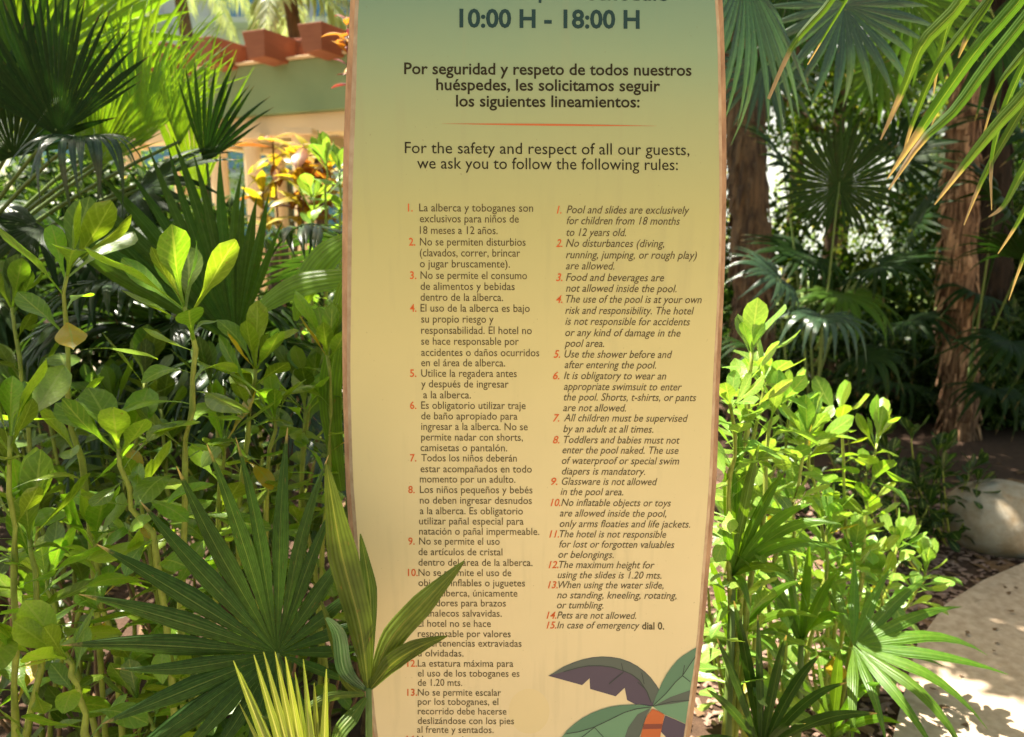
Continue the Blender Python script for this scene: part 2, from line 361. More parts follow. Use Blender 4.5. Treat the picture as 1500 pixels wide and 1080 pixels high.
def fan(parent, hub, axis, normal, L, n=22, spread=250, fused=.5, droop=.25, mat='fan', base=None, joined=False, cone=.12,
        var=.1, pr=.006, sd=0, label=None, skip=()):
    """a fan frond: stalk mesh 'frond' with its leaflets as children"""
    mt = M[mat]; q = random.Random(sd*31+5)
    dth = R(spread)/(n-1); w0 = math.tan(dth/2)*fused
    m0 = frame(hub, axis, normal, 1)
    hub = Vector(hub)
    bs = Vector(base) if base is not None else hub - Vector(axis).normalized()*L*.9 - Vector((0, 0, .3*L))
    mid = (hub+bs)/2 + Vector((0, 0, .08*(hub-bs).length))
    tv, tf, tu = tube(bez(bs, mid, hub + Vector(axis).normalized()*L*.05, 7), [pr*1.5*(1-.5*i/6) for i in range(7)], 6)
    items = []
    for i in range(n):
        th = -R(spread)/2+i*dth
        edge_ = abs(th)/(R(spread)/2+1e-6)
        k = q.randrange(3); dr = droop*(.6+.8*k/2)
        l = L*(1-.22*edge_**2)*(1+q.uniform(-var, var))
        mm = m0 @ Matrix.Rotation(-th, 4, 'Z') @ Matrix.Rotation(cone, 4, 'X') @ Matrix.Rotation(q.uniform(-.12, .12), 4, 'Y')
        if i in skip: continue
        items.append((k, dr, l, mm))
    key = lambda k, dr: ('fl', k, round(w0, 3), round(fused, 2), round(dr, 2))
    if joined:
        V, Fc, U, T = list(tv), list(tf), list(tu), [.3]*len(tv)
        for k, dr, l, mm in items:
            v, f, u = strap_leaf(k, w0, dr, fused, ns=6)
            b = len(V); m2 = mm @ Matrix.Scale(l, 4); V += [m2 @ Vector(p) for p in v]
            Fc += [tuple(b+a for a in ff) for ff in f]; U += u; T += [q.random()]*len(v)
        o = loc_mesh('frond', V, Fc, mt, parent, U, tint=T)
        if label: o['label'] = label
        return o
    fr = loc_mesh('frond', tv, tf, M['petiole'], parent, tu)
    if label: fr['label'] = label
    for k, dr, l, mm in items:
        me = unit(key(k, dr), lambda: strap_leaf(k, w0, dr, fused), mt, 'leaflet')
        link('leaflet', me, fr, mm @ Matrix.Scale(l, 4))
    return fr
def fan_traced(parent, hub, tips, base, mat='fan_near', fused=.5, fold=.3, sag=.03, normal=Vector((0, -1, .25)), pr=.005):
    """a fan frond whose leaflets end at given world points (ordered by angle)"""
    hub = Vector(hub); tips = [Vector(t) for t in tips]
    tv, tf, tu = tube(bez(base, (Vector(base)+hub)/2+Vector((0, .05, 0)), hub, 7), [pr*1.3*(1-.4*i/6) for i in range(7)], 7)
    fr = loc_mesh('frond', tv, tf, M['petiole'], parent, tu)
    n = len(tips)
    for i, t in enumerate(tips):
        d = t-hub; Ln = d.length
        a = []
        if i > 0: a.append(d.angle(tips[i-1]-hub))
        if i < n-1: a.append(d.angle(tips[i+1]-hub))
        w0 = math.tan(min(sum(a)/len(a)/2, .14))*fused*1.04; Ln *= rnd.uniform(.96, 1.03)
        v, f, u = strap_leaf(i, w0, sag*rnd.uniform(1, 9), fused, fold*rnd.uniform(.8, 1.5), ns=12, droop_from=.45)
        me = mesh('leaflet', v, f, M[mat], u)
        link('leaflet', me, fr, frame(hub, d, normal, Ln))
    return fr
def blade(name, pts, widths, mat, parent, normal=Vector((0, -1, .3)), fold=.25, n=14, twist=0, thick=0):
    """one long folded leaf along a path. pts world, widths half-width metres at those pts"""
    path = smoothpath(pts, n); m = len(pts)
    V, Fc, U = [], [], []
    for i, p in enumerate(path):
        t = (path[min(i+1, n-1)]-path[max(i-1, 0)]).normalized()
        u = i/(n-1)*(m-1); k = min(int(u), m-2); w = widths[k]+(widths[k+1]-widths[k])*(u-k)
        nn = Quaternion(t, twist*i/(n-1)) @ Vector(normal)
        s = t.cross(nn).normalized(); nz = s.cross(t)
        for e in (-1, -.5, 0, .5, 1):
            V.append(p+s*e*w-nz*abs(e)*w*fold); U.append(((e+1)/2, i/(n-1)))
    for i in range(n-1):
        for j in range(4):
            a = i*5+j; Fc.append((a, a+1, a+6, a+5))
    return loc_mesh(name, V, Fc, mat, parent, U)
def feather(parent, base, tip, lift, L, n=34, mat='feather', joined=True, sd=0, hang=.5, lw=.05, ang=50, label=None):
    """pinnate frond: rachis with leaflets both sides"""
    q = random.Random(sd); base, tip = Vector(base), Vector(tip)
    path = bez(base, (base+tip)/2+Vector(lift), tip, 16)
    rv, rf, ru = tube(path, [.010*(1-.8*i/15) for i in range(16)], 6)
    V, Fc, U, T = list(rv), list(rf), list(ru), [.2]*len(rv)
    fr = None
    if not joined:
        fr = loc_mesh('frond', rv, rf, M['petiole'], parent, ru)
    for i in range(n):
        t = .12+.88*i/(n-1)
        u = t*15; k = min(int(u), 14); p = path[k].lerp(path[k+1], u-k); d = (path[k+1]-path[k]).normalized()
        side = d.cross(Vector((0, 0, 1)))
        if side.length < .1: side = Vector((1, 0, 0))
        side.normalize(); up = side.cross(d)
        l = L*(.45+.55*math.sin(math.pi*min(1, .25+t*.72)))*q.uniform(.85, 1.1)
        for s in (-1, 1):
            a = R(ang-18*t+q.uniform(-7, 7))
            dd = d*math.cos(a)+side*s*math.sin(a)+Vector((0, 0, -hang*q.uniform(.3, .9)))+up*.1
            m2 = frame(p, dd, up+Vector((q.uniform(-.3, .3), q.uniform(-.3, .3), 0)), l)
            if joined:
                v, f, uv = strap_leaf(q.randrange(3), lw, .5, None, .3, ns=5)
                b = len(V); V += [m2 @ Vector(x) for x in v]; Fc += [tuple(b+z for z in ff) for ff in f]; U += uv; T += [q.random()]*len(v)
            else:
                kk = q.randrange(3)
                me = unit(('fe', kk, lw), lambda: strap_leaf(kk, lw, .5, None, .3, ns=6), M[mat], 'leaflet')
                link('leaflet', me, fr, m2)
    if joined: fr = loc_mesh('frond', V, Fc, M[mat], parent, U, tint=T)
    if label: fr['label'] = label
    return fr
def shrub_stem_leaves(root, path, mat, n_side, n_top, L, sd, start=.15, rad=.006, top_el=1.0, stem_mat='shrub_stem', up_bias=0):
    q = random.Random(sd)
    pth = smoothpath(path, 12)
    for i_ in range(1, 12): pth[i_] = pth[i_]+Vector((q.uniform(-1, 1), q.uniform(-1, 1), 0))*.005
    v, f, u = tube(pth, [rad*(1.25-.6*i/11)*(1.14 if i % 2 else .92) for i in range(12)], 7, wob=.3, sd=sd)
    loc_mesh('stem', v, f, M[stem_mat], root, u)
    az = q.uniform(0, 6)
    tot = n_side+n_top
    for i in range(tot):
        az += 2.4+q.uniform(-.3, .3)
        if i < n_side:
            t = start+(.93-start)*(i/max(1, n_side)); el = q.uniform(-.45, .55)+.35*t+up_bias; l = L*q.uniform(.6, 1.15)
        else:
            t = 1-.07*q.random(); el = q.uniform(.45, 1.3)*top_el; l = L*q.uniform(.75, 1.22)
        x = t*11; k = min(int(x), 10); p = pth[k].lerp(pth[k+1], x-k); d = (pth[k+1]-pth[k]).normalized()
        a = d.cross(Vector((1, .1, 0))).normalized(); b = d.cross(a)
        out = (a*math.cos(az)+b*math.sin(az))
        yv = out*math.cos(el)+d*math.sin(el)
        zv = d*math.cos(el)-out*math.sin(el)+Vector((q.uniform(-.3, .3), q.uniform(-.3, .3), .2))
        link('leaf', shrub_leaf_mesh(q.randrange(16) if i < n_side else q.choice(FLAT), mat), root, frame(p, yv, zv, l))
def leafmass(center, size, count, leaf, sd, hollow=.35, clumps=14, cl_r=.33, flat=.5):
    """many small leaves gathered in clumps through an ellipsoid: verts, faces, tint, uv"""
    q = np.random.RandomState(sd)
    c = q.normal(size=(clumps, 3)); c /= np.linalg.norm(c, axis=1)[:, None]; c *= (hollow+(1-hollow)*q.rand(clumps)**.5)[:, None]
    ci = q.randint(clumps, size=count)
    off = q.normal(size=(count, 3)); off *= (cl_r*q.rand(count)**.4/np.linalg.norm(off, axis=1))[:, None]
    p = (c[ci]+off)*np.array(size)+np.array(center)
    yv = q.normal(size=(count, 3)); yv[:, 2] -= .4; yv /= np.linalg.norm(yv, axis=1)[:, None]
    zv = q.normal(size=(count, 3)); zv[:, 2] += .8
    xv = np.cross(yv, zv); xv /= np.linalg.norm(xv, axis=1)[:, None]+1e-9; zv = np.cross(xv, yv)
    l = leaf*(.6+.8*q.rand(count))[:, None]; w = l*.26
    a = p; b = p+yv*l*.45+xv*w-zv*l*.05; cc = p+yv*l-zv*l*.18; d = p+yv*l*.45-xv*w-zv*l*.05; mid = p+yv*l*.5+zv*w*.25
    V = np.stack([a, b, cc, d, mid], 1).reshape(-1, 3)
    i = np.arange(count)*5
    Fc = np.stack([np.stack([i, i+1, i+4], 1), np.stack([i+1, i+2, i+4], 1), np.stack([i+2, i+3, i+4], 1), np.stack([i+3, i, i+4], 1)], 1).reshape(-1, 3)
    T = np.repeat(q.rand(count), 5); U = np.tile(np.array([(.5, 0), (0, .5), (.5, 1), (1, .5), (.5, .5)]), (count, 1))
    return V, Fc, U, T
def fastmesh(name, V, Fc, U, T, mat):
    me = bpy.data.meshes.new(name)
    me.vertices.add(len(V)); me.vertices.foreach_set('co', V.astype(np.float32).ravel())
    me.loops.add(len(Fc)*3); me.polygons.add(len(Fc))
    me.loops.foreach_set('vertex_index', Fc.astype(np.int32).ravel())
    me.polygons.foreach_set('loop_start', np.arange(0, len(Fc)*3, 3, dtype=np.int32))
    me.update(calc_edges=True)
    l = me.uv_layers.new(name='UVMap'); l.data.foreach_set('uv', U.astype(np.float32)[Fc.ravel()].ravel())
    a = me.attributes.new('tint', 'FLOAT', 'POINT'); a.data.foreach_set('value', T.astype(np.float32))
    me.materials.append(mat); me.validate(); me.update()
    return me
def crown(parent, center, size, count, leaf, mat, sd, **kw):
    o0 = WM(parent).translation
    V, Fc, U, T = leafmass(Vector(center)-o0, size, count, leaf, sd, **kw)
    o = bpy.data.objects.new('crown', fastmesh('crown', V, Fc, U, T, M[mat])); C.objects.link(o); o.parent = parent
    return o
def branch(parent, pts, r0, r1, mat='bark_grey', name='limb', n=10, seg=8, wob=.15, sd=0):
    p = smoothpath(pts, n); v, f, u = tube(p, [r0+(r1-r0)*i/(n-1) for i in range(n)], seg, wob=wob, sd=sd)
    return loc_mesh(name, v, f, M[mat], parent, u)

#@@STRUCTURE
# ------------------------------------------------------------------ pavilion (left background)
def box_world(name, corners8, mat, parent):
    f = [(0, 1, 2, 3), (7, 6, 5, 4), (0, 4, 5, 1), (1, 5, 6, 2), (2, 6, 7, 3), (3, 7, 4, 0)]
    o = loc_mesh(name, corners8, f, mat, parent, smooth=False)
    b = o.modifiers.new('bevel', 'BEVEL'); b.width = .008; b.segments = 2
    return o
def beam(name, a, b, h, d, mat, parent, n=None):
    """box along a-b (its top front edge), h down, d deep away from the camera"""
    a, b = Vector(a), Vector(b); t = (b-a).normalized(); back = Vector((0, 0, 1)).cross(t).normalized()
    if back.y < 0: back = -back
    dn = Vector((0, 0, -h)); bk = back*d
    return box_world(name, [a, b, b+dn, a+dn, a+bk, b+bk, b+bk+dn, a+bk+dn], mat, parent)
pav = empty('pavilion', (-3.2, 9.0, 0), 'pavilion with sage green fascia, red brown rafter ends and cream columns behind the left palms', 'pavilion')
A = P(60, 38, 11.5); Bp = P(640, 128, 8.2)
t_ = (Bp-A).normalized(); hh = 0.0
fas_top = lambda x, Y: P(x, 0, Y)
a1 = P(150, 72, 10.9); b1 = P(700, 118, 8.6)
fz = (a1.z+b1.z)/2; a1.z = fz; b1.z = fz
beam('fascia', a1, b1, .60, .25, M['fascia'], pav)
a2 = a1+Vector((0, .06, .001)); b2 = b1+Vector((0, .06, .001))
beam('ledge', a1+Vector((0, -.05, .035)), b1+Vector((0, -.05, .035)), .03, .36, M['cream'], pav)
beam('band', a1+Vector((0, .15, .265)), b1+Vector((0, .15, .265)), .225, .20, M['rafter'], pav)
tt = (b1-a1).normalized(); bk = Vector((0, 0, 1)).cross(tt); bk = bk if bk.y > 0 else -bk
def at_px(x):
    lo, hi = 0.0, 1.0
    for _ in range(40):
        m_ = (lo+hi)/2; p_ = a1.lerp(b1, m_)-bk*.42
        if 750+F*p_.x/(p_.y*math.cos(PITCH)-(p_.z-CAMZ)*math.sin(PITCH)) < x: lo = m_
        else: hi = m_
    return lo
for s in [at_px(x) for x in (152, 216, 282, 356, 437, 525, 622)]:
    p = a1.lerp(b1, s)+Vector((0, 0, .27))-bk*.42
    box_world('rafter', [p, p+tt*.34, p+tt*.32+Vector((0, 0, -.30)), p+tt*.08+Vector((0, 0, -.32)),
                         p+bk*.9, p+tt*.34+bk*.9, p+tt*.32+bk*.9+Vector((0, 0, -.30)), p+tt*.08+bk*.9+Vector((0, 0, -.32))], M['rafter'], pav)
beam('roof_slab', a1+bk*.3+Vector((0, 0, .33)), b1+bk*.3+Vector((0, 0, .33)), .06, 3.4, M['rafter'], pav)
beam('lintel', a1+bk*.10+Vector((0, 0, -.603)), b1+bk*.10+Vector((0, 0, -.603)), .24, .3, M['cream'], pav)
for s in (.12, .36, .60, .84):   # cross beams running back
    p = a1.lerp(b1, s)+Vector((0, 0, -.62))+bk*.42
    box_world('cross_beam', [p, p+tt*.22, p+tt*.22+Vector((0, 0, -.2)), p+Vector((0, 0, -.2)), p+bk*2.7, p+tt*.22+bk*2.7, p+tt*.22+bk*2.7+Vector((0, 0, -.2)), p+bk*2.7+Vector((0, 0, -.2))], M['cream'], pav)
beam('rear_beam', a1+bk*3.15+Vector((0, 0, -.45)), b1+bk*3.15+Vector((0, 0, -.45)), .42, .3, M['cream'], pav)
lp = P(325, 200, 9.9)
cap_z = fz-.845
for px, Y, r in ((200, 10.8, .12), (325, 9.95, .115), (374, 9.75, .11), (412, 11.4, .10), (447, 9.3, .13), (560, 9.2, .12), (268, 12.6, .11)):
    c = P(px, 300, Y); c.z = 0
    ct = cap_z if Y < 11 else cap_z-.02
    v, f, u = tube([c, c+Vector((0, 0, ct))], [r, r*.92], 20)
    o = loc_mesh('column', v, f, M['cream'], pav, u, smooth=False)
    cp = c+Vector((0, 0, ct))
    box_world('capital', [cp+Vector((-.17, -.17, .0)), cp+Vector((.17, -.17, 0)), cp+Vector((.17, -.17, -.07)), cp+Vector((-.17, -.17, -.07)),
                          cp+Vector((-.17, .17, 0)), cp+Vector((.17, .17, 0)), cp+Vector((.17, .17, -.07)), cp+Vector((-.17, .17, -.07))], M['cream'], pav)
# far hotel blocks
def hotel(x0, x1, y, z1, label, depth=10):
    r = empty('hotel_building', ((x0+x1)/2, y, 0), label, 'building')
    box_world('wall', [Vector((x0, y, z1)), Vector((x1, y, z1)), Vector((x1, y, 0)), Vector((x0, y, 0)),
                       Vector((x0, y+depth, z1)), Vector((x1, y+depth, z1)), Vector((x1, y+depth, 0)), Vector((x0, y+depth, 0))], M['hotel'], r)
    z = 1.0
    while z+2 < z1:
        x = x0+1
        while x+2.2 < x1:
            w = box_world('window', [Vector((x, y-.05, z+1.7)), Vector((x+2.0, y-.05, z+1.7)), Vector((x+2.0, y-.05, z)), Vector((x, y-.05, z)),
                                 Vector((x, y+.02, z+1.7)), Vector((x+2.0, y+.02, z+1.7)), Vector((x+2.0, y+.02, z)), Vector((x, y+.02, z))], M['hotel'], r)
            for k in (0, 1):
                xx = x+.12+k*.92
                box_world('pane', [Vector((xx, y-.062, z+1.58)), Vector((xx+.84, y-.062, z+1.58)), Vector((xx+.84, y-.062, z+.12)), Vector((xx, y-.062, z+.12)),
                                   Vector((xx, y-.04, z+1.58)), Vector((xx+.84, y-.04, z+1.58)), Vector((xx+.84, y-.04, z+.12)), Vector((xx, y-.04, z+.12))], M['glass'], w)
            box_world('balcony', [Vector((x-.3, y-1.0, z-.1)), Vector((x+2.3, y-1.0, z-.1)), Vector((x+2.3, y-1.0, z-.32)), Vector((x-.3, y-1.0, z-.32)),
                                  Vector((x-.3, y-.01, z-.1)), Vector((x+2.3, y-.01, z-.1)), Vector((x+2.3, y-.01, z-.32)), Vector((x-.3, y-.01, z-.32))], M['hotel'], r)
            x += 4.2
        z += 3.1
    return r
hotel(-22, -6, 34, 15, 'pale hotel block with blue windows far behind the pavilion roof')
hotel(9.5, 24, 19, 9, 'pale lavender hotel block glimpsed through the right palms', 16)

# ------------------------------------------------------------------ the rules sign
YS = 1.3
sb = P(770, 540, YS); sb.z = 0
sign = empty('rules_sign', sb, 'tall surfboard shaped pool rules sign in Spanish and English with green to tan face', 'sign')
Lo = [(640, -420), (575, -330), (538, -200), (520, -90), (512, 0), (509, 60), (505, 130), (502.5, 200), (501, 270), (500, 400), (500.5, 540), (502.5, 620), (505, 700), (509, 760), (515.5, 850), (524, 930), (533, 1010), (541, 1080), (560, 1190), (590, 1310), (640, 1430)]
Ro = [(940, -420), (1005, -330), (1038, -200), (1054, -90), (1060, 0), (1062.5, 60), (1064.5, 130), (1065.5, 200), (1065.5, 270), (1063, 400), (1056.5, 540), (1054, 620), (1051, 700), (1047, 760), (1039, 850), (1032, 930), (1022, 1010), (1012, 1080), (990, 1190), (955, 1310), (900, 1430)]
Li = [14, 14, 14, 14, 14, 14.5, 17, 17, 16, 15, 13, 12.5, 12.5, 13, 13, 13, 13, 13, 13, 13, 13]
Ri = [13, 13, 13, 13, 13, 12, 12.5, 13, 12, 11, 11.5, 12, 12.5, 12.5, 12, 11, 11, 11.5, 12, 12, 12]
def outline(fl, fr_, Y):
    l = [P(x+i*fl, y, Y) for (x, y), i in zip(Lo, Li)]; r = [P(x-i*fr_, y, Y) for (x, y), i in zip(Ro, Ri)]
    l = smoothpath(l, 64); r = smoothpath(r, 64)
    return r[::-1] + l       # up the right side, down the left: as seen from the camera
def slab(name, o1, y1, o2, y2, mat, front=True, back=True):
    n = len(o1); V = [Vector((p.x, y1, p.z)) for p in o1]+[Vector((p.x, y2, p.z)) for p in o2]
    Fc = [(i, (i+1) % n, n+(i+1) % n, n+i) for i in range(n)]
    if front: Fc.append(tuple(range(n))[::-1])
    if back: Fc.append(tuple(n+i for i in range(n)))
    o = loc_mesh(name, V, Fc, mat, sign, smooth=False)
    return o
slab('board', outline(0, 0, YS), YS+.006, outline(0, 0, YS), YS+.045, M['wood'])
slab('bevelled_rim', outline(.93, .93, YS), YS+.0005, outline(.5, .5, YS), YS+.0062, M['bevel'])
slab('printed_face', outline(1, 1, YS), YS-.0006, outline(1, 1, YS), YS+.0003, M['print'])
tx = bpy.data.curves.new('lettering', 'FONT'); tx.resolution_u = 3
txo = bpy.data.objects.new('lettering', tx); C.objects.link(txo)
def textverts(s, shear=0.0, off=0.0):
    tx.body = s; tx.shear = shear; tx.offset = off; tx.size = 1; tx.fill_mode = 'FRONT'
    bpy.context.view_layer.update()
    dg = bpy.context.evaluated_depsgraph_get()
    me = bpy.data.meshes.new_from_object(txo.evaluated_get(dg))
    v = [tuple(x.co) for x in me.vertices]; f = [tuple(p.vertices) for p in me.polygons]
    bpy.data.meshes.remove(me)
    return v, f
hv, _ = textverts('H'); CAPH = max(v[1] for v in hv)
def put(lines, name, mat, yo=.0011, label=None):
    """lines: (text, x0, x1, y_left, y_right, cap_px, shear, weight)"""
    V, Fc = [], []
    for s, x0, x1, yl, yr, cap, sh, off in lines:
        v, f = textverts(s, sh, off)
        xs = [p[0] for p in v]; mn, mx = min(xs), max(xs); b = len(V)
        for p in v:
            u = (p[0]-mn)/(mx-mn)
            V.append(P(x0+u*(x1-x0), yl+u*(yr-yl)-p[1]/CAPH*cap, YS-yo))
        Fc += [tuple(b+i for i in ff)[::1] for ff in f]
    o = loc_mesh(name, V, Fc, mat, sign, smooth=False)
    if label: o['label'] = label
    return o
put([('10:00 H - 18:00 H', 673, 937, 39.5, 41.5, 25.5, 0, .028)], 'hours_lettering', M['ink_teal'])
put([('schedule', 862, 978, 0, 1, 26, 0, .01), ('p', 789, 803, -5, -5, 26, 0, .02)], 'cut_off_lettering', M['ink_teal'])
put([('Por seguridad y respeto de todos nuestros', 592, 1013, 108.5, 111, 16.5, 0, .016),
     ('huéspedes, les solicitamos seguir', 639, 967, 132, 134, 16.5, 0, .016),
     ('los siguientes lineamientos:', 668, 937, 156, 157.5, 16.5, 0, .016)], 'spanish_heading', M['ink'])
put([('For the safety and respect of all our guests,', 593, 1010, 224.5, 227.5, 16.5, 0, .002),
     ('we ask you to follow the following rules:', 611, 993, 247, 249.5, 16.5, 0, .002)], 'english_heading', M['ink'])
ES = [['La alberca y toboganes son|614|781|305', 'exclusivos para niños de|615|760|321', '18 meses a 12 años.|615|729|338'],
 ['No se permiten disturbios|615|770|355', '(clavados, correr, brincar|615|762|371', 'o jugar bruscamente).|615|747|387'],
 ['No se permite el consumo|616|772|404', 'de alimentos y bebidas|616|754|420', 'dentro de la alberca.|616|737|436'],
 ['El uso de la alberca es bajo|616|776|452', 'su propio riesgo y|617|723|468', 'responsabilidad. El hotel no|617|779|484.5', 'se hace responsable por|617|760|500.5', 'accidentes o daños ocurridos|617|790|517', 'en el área de alberca.|617|740|532'],
 ['Utilice la regadera antes|617|757|547.5', 'y después de ingresar|617|745|563', 'a la alberca.|620|690|579'],
 ['Es obligatorio utilizar traje|617|770|594.5', 'de baño apropiado para|617|758|610', 'ingresar a la alberca. No se|617|773|625.5', 'permite nadar con shorts,|617|766|641', 'camisetas o pantalón.|616|743|656.5'],
 ['Todos los niños deberán|617|757|671.5', 'estar acompañados en todo|616|779|687.5', 'momento por un adulto.|615|755|702.5'],
 ['Los niños pequeños y bebés|615|780|718', 'no deben ingresar desnudos|615|779|733.5', 'a la alberca. Es obligatorio|615|766|749', 'utilizar pañal especial para|614|767|764', 'natación o pañal impermeable.|614|790|779'],
 ['No se permite el uso|614|732|793.5', 'de artículos de cristal|613|736|809', 'dentro del área de la alberca.|613|780|824.5'],
 ['No se permite el uso de|613|749|839.5', 'objetos inflables o juguetes|613|769|854.5', 'en la alberca, únicamente|613|758|869.5', 'flotadores para brazos|613|741|884', 'y chalecos salvavidas.|613|735|899'],
 ['El hotel no se hace|612|719|914', 'responsable por valores|612|748|929', 'o pertenencias extraviadas|612|764|943', 'u olvidadas.|612|679|957.5'],
 ['La estatura máxima para|612|752|972.5', 'el uso de los toboganes es|612|761|987', 'de 1.20 mts.|612|677|1000.5'],
 ['No se permite escalar|612|734|1015', 'por los toboganes, el|612|730|1028.5', 'recorrido debe hacerse|612|742|1042.5', 'deslizándose con los pies|612|753|1056.5', 'al frente y sentados.|611|723|1069.5'],
 ['No se permite|611|690|1083.5']]
EN = [['Pool and slides are exclusively|830|1010|308', 'for children from 18 months|830|996|324', 'to 12 years old.|830|917|341'],
 ['No disturbances (diving,|829|973|357', 'running, jumping, or rough play)|829|1021|374', 'are allowed.|829|900|390'],
 ['Food and beverages are|829|973|407', 'not allowed inside the pool.|829|991|423'],
 ['The use of the pool is at your own|829|1028|439', 'risk and responsibility. The hotel|828|1017|455.5', 'is not responsible for accidents|828|1011|471.5', 'or any kind of damage in the|828|997|488', 'pool area.|827|885|503.5'],
 ['Use the shower before and|827|985|519.5', 'after entering the pool.|827|961|535'],
 ['It is obligatory to wear an|826|976|551', 'appropriate swimsuit to enter|826|999|567', 'the pool. Shorts, t-shirts, or pants|826|1020|582.5', 'are not allowed.|825|917|598'],
 ['All children must be supervised|826|1008|613', 'by an adult at all times.|825|957|629'],
 ['Toddlers and babies must not|826|996|645', 'enter the pool naked. The use|824|994|660', 'of waterproof or special swim|823|995|675.5', 'diapers is mandatory.|823|945|691'],
 ['Glassware is not allowed|823|963|706', 'in the pool area.|821|913|721'],
 ['No inflatable objects or toys|822|983|737', 'are allowed inside the pool,|820|976|752.5', 'only arms floaties and life jackets.|820|1011|768'],
 ['The hotel is not responsible|820|976|783', 'for lost or forgotten valuables|819|988|798', 'or belongings.|818|899|813'],
 ['The maximum height for|819|959|828', 'using the slides is 1.20 mts.|817|969|843'],
 ['When using the water slide,|818|972|857.5', 'no standing, kneeling, rotating,|816|991|872.5', 'or tumbling.|816|884|887'],
 ['Pets are not allowed.|816|932|902'], ['In case of emergency|816|937|916.5']]
for col, (rules, sh, tilt) in enumerate(((ES, 0, .6), (EN, .28, .9))):
    for k, ls in enumerate(rules):
        L_ = []
        for s in ls:
            t, x0, x1, yc = s.split('|'); x0, x1, yc = float(x0), float(x1), float(yc)
            cap = 11.4*(1-.13*(yc-305)/700); b = yc+cap*.44; tl = tilt*(x1-x0)/170
            L_.append((t, x0, x1, b-tl*.4, b+tl*.6, cap, sh, .003))
        if col and k == 14: L_.append(('dial 0.', 940.5, 973, 922, 922.3, 10.2, 0, .02))
        put(L_, 'rule_lettering', M['ink_soft'])
        y0 = float(ls[0].split('|')[3]); xx = float(ls[0].split('|')[1]); num = f'{k+1}.'
        cap = 11.2*(1-.13*(y0-305)/700); nx = (597.5+3*min(1, max(0, (y0-305)/100)) if not col else xx-14.5+(-1.5 if y0 > 500 else 0))
        if col == 0 and y0 > 700: nx = 598
        if k >= 9: nx = xx-15.5
        w = 9.5 if k < 9 else 14.5
        if k == 0: w = 7
        put([(num, nx, nx+w, y0+cap*.44, y0+cap*.44, cap, sh, .014)], 'rule_number', M['ink_orange'])
bpy.data.objects.remove(txo)
def flat(name, pts, mat, yo, sx=1/3.6, ox=770, oy=780):
    V = [P(ox+x*sx, oy+y*sx, YS-yo) for x, y in pts]
    return loc_mesh(name, V, [tuple(range(len(V)))], mat, sign, smooth=False)
def line(name, pts, w, mat, yo, sx=1/3.6, ox=770, oy=780, taper=False):
    V, Fc = [], []; n = len(pts)
    for i, (x, y) in enumerate(pts):
        a, b = pts[max(i-1, 0)], pts[min(i+1, n-1)]; dx, dy = b[0]-a[0], b[1]-a[1]; l = math.hypot(dx, dy)
        ww = w*(max(.06, math.sin(math.pi*i/(n-1))) if taper else 1)
        for s in (-1, 1): V.append(P(ox+(x-s*dy/l*ww)*sx, oy+(y+s*dx/l*ww)*sx, YS-yo))
    for i in range(n-1): Fc.append((2*i, 2*i+1, 2*i+3, 2*i+2))
    return loc_mesh(name, V, Fc, mat, sign, smooth=False)
line('divider_line', [(648+i*(962-648)/20, 181.3+i*3.4/20) for i in range(21)], 1.4, M['print_red'], .0011, 1, 0, 0, True)
flat('printed_spot', [(775+30*math.cos(k*.2618), 1042+33*math.sin(k*.2618)) for k in range(24)], solid('print_spot', (.68, .55, .30), .5), .0008, 1, 0, 0)
pp = lambda *a: [(a[i], a[i+1]) for i in range(0, len(a), 2)]
flat('printed_leaf', pp(120,757, 200,708, 250,686, 300,670, 350,659, 400,655, 450,657, 500,665, 550,683, 590,705, 630,735, 660,765, 690,805, 712,842, 690,880, 668,918, 600,906, 580,908, 535,885, 522,820, 475,865, 340,826, 337,770, 298,806), M['print_purple'], .0010)
flat('printed_leaf', pp(120,757, 200,708, 300,670, 400,655, 500,665, 590,705, 660,765, 712,842, 690,870, 668,900, 640,840, 600,780, 560,750, 520,732, 460,712, 400,704, 330,704, 280,713, 200,735), M['print_grey'], .0013)
line('printed_vein', pp(200,735, 280,713, 330,704, 400,704, 460,712, 520,732, 560,750, 600,780, 640,840, 662,900), 2.2, M['print_line'], .0016)
for s in (pp(515,735, 505,690), pp(515,738, 440,800), pp(625,800, 612,740), pp(628,822, 590,790)): line('printed_vein', s, 2, M['print_line'], .0016)
flat('printed_leaf', pp(668,918, 690,860, 720,790, 745,745, 770,710, 800,675, 830,650, 900,607, 893,665, 880,760, 868,830, 858,905, 850,960, 843,1010, 790,985, 735,962), M['print_green_light'], .0014)
flat('printed_leaf', pp(668,918, 690,860, 720,790, 745,745, 770,710, 800,675, 830,650, 900,607, 893,665, 845,725, 790,790, 730,860), M['print_green'], .0017)
flat('printed_leaf', pp(672,917, 765,868, 868,832, 861,890, 770,905), M['print_grey'], .0017)
line('printed_vein', pp(668,918, 740,850, 790,790, 828,755, 895,655), 2.2, M['print_line'], .0020)
for s in (pp(828,757, 868,788), pp(828,757, 838,700), pp(676,917, 770,893, 862,886)): line('printed_vein', s, 2, M['print_line'], .0020)
flat('printed_leaf', pp(735,965, 790,988, 843,1012, 832,1090, 815,1180, 760,1150, 740,1080, 712,1050), M['print_purple'], .0012)
flat('printed_leaf', pp(668,918, 620,910, 560,909, 500,913, 450,920, 400,934, 350,953, 300,980, 260,1008, 220,1044, 190,1080, 160,1130, 300,1200, 560,1200, 600,1080, 640,960), M['print_green_light'], .0018)
flat('printed_leaf', pp(668,918, 620,910, 560,909, 500,913, 450,920, 400,934, 350,953, 300,980, 260,1008, 220,1044, 200,1068, 280,1052, 360,1028, 440,990, 520,950, 590,930), M['print_green'], .0021)
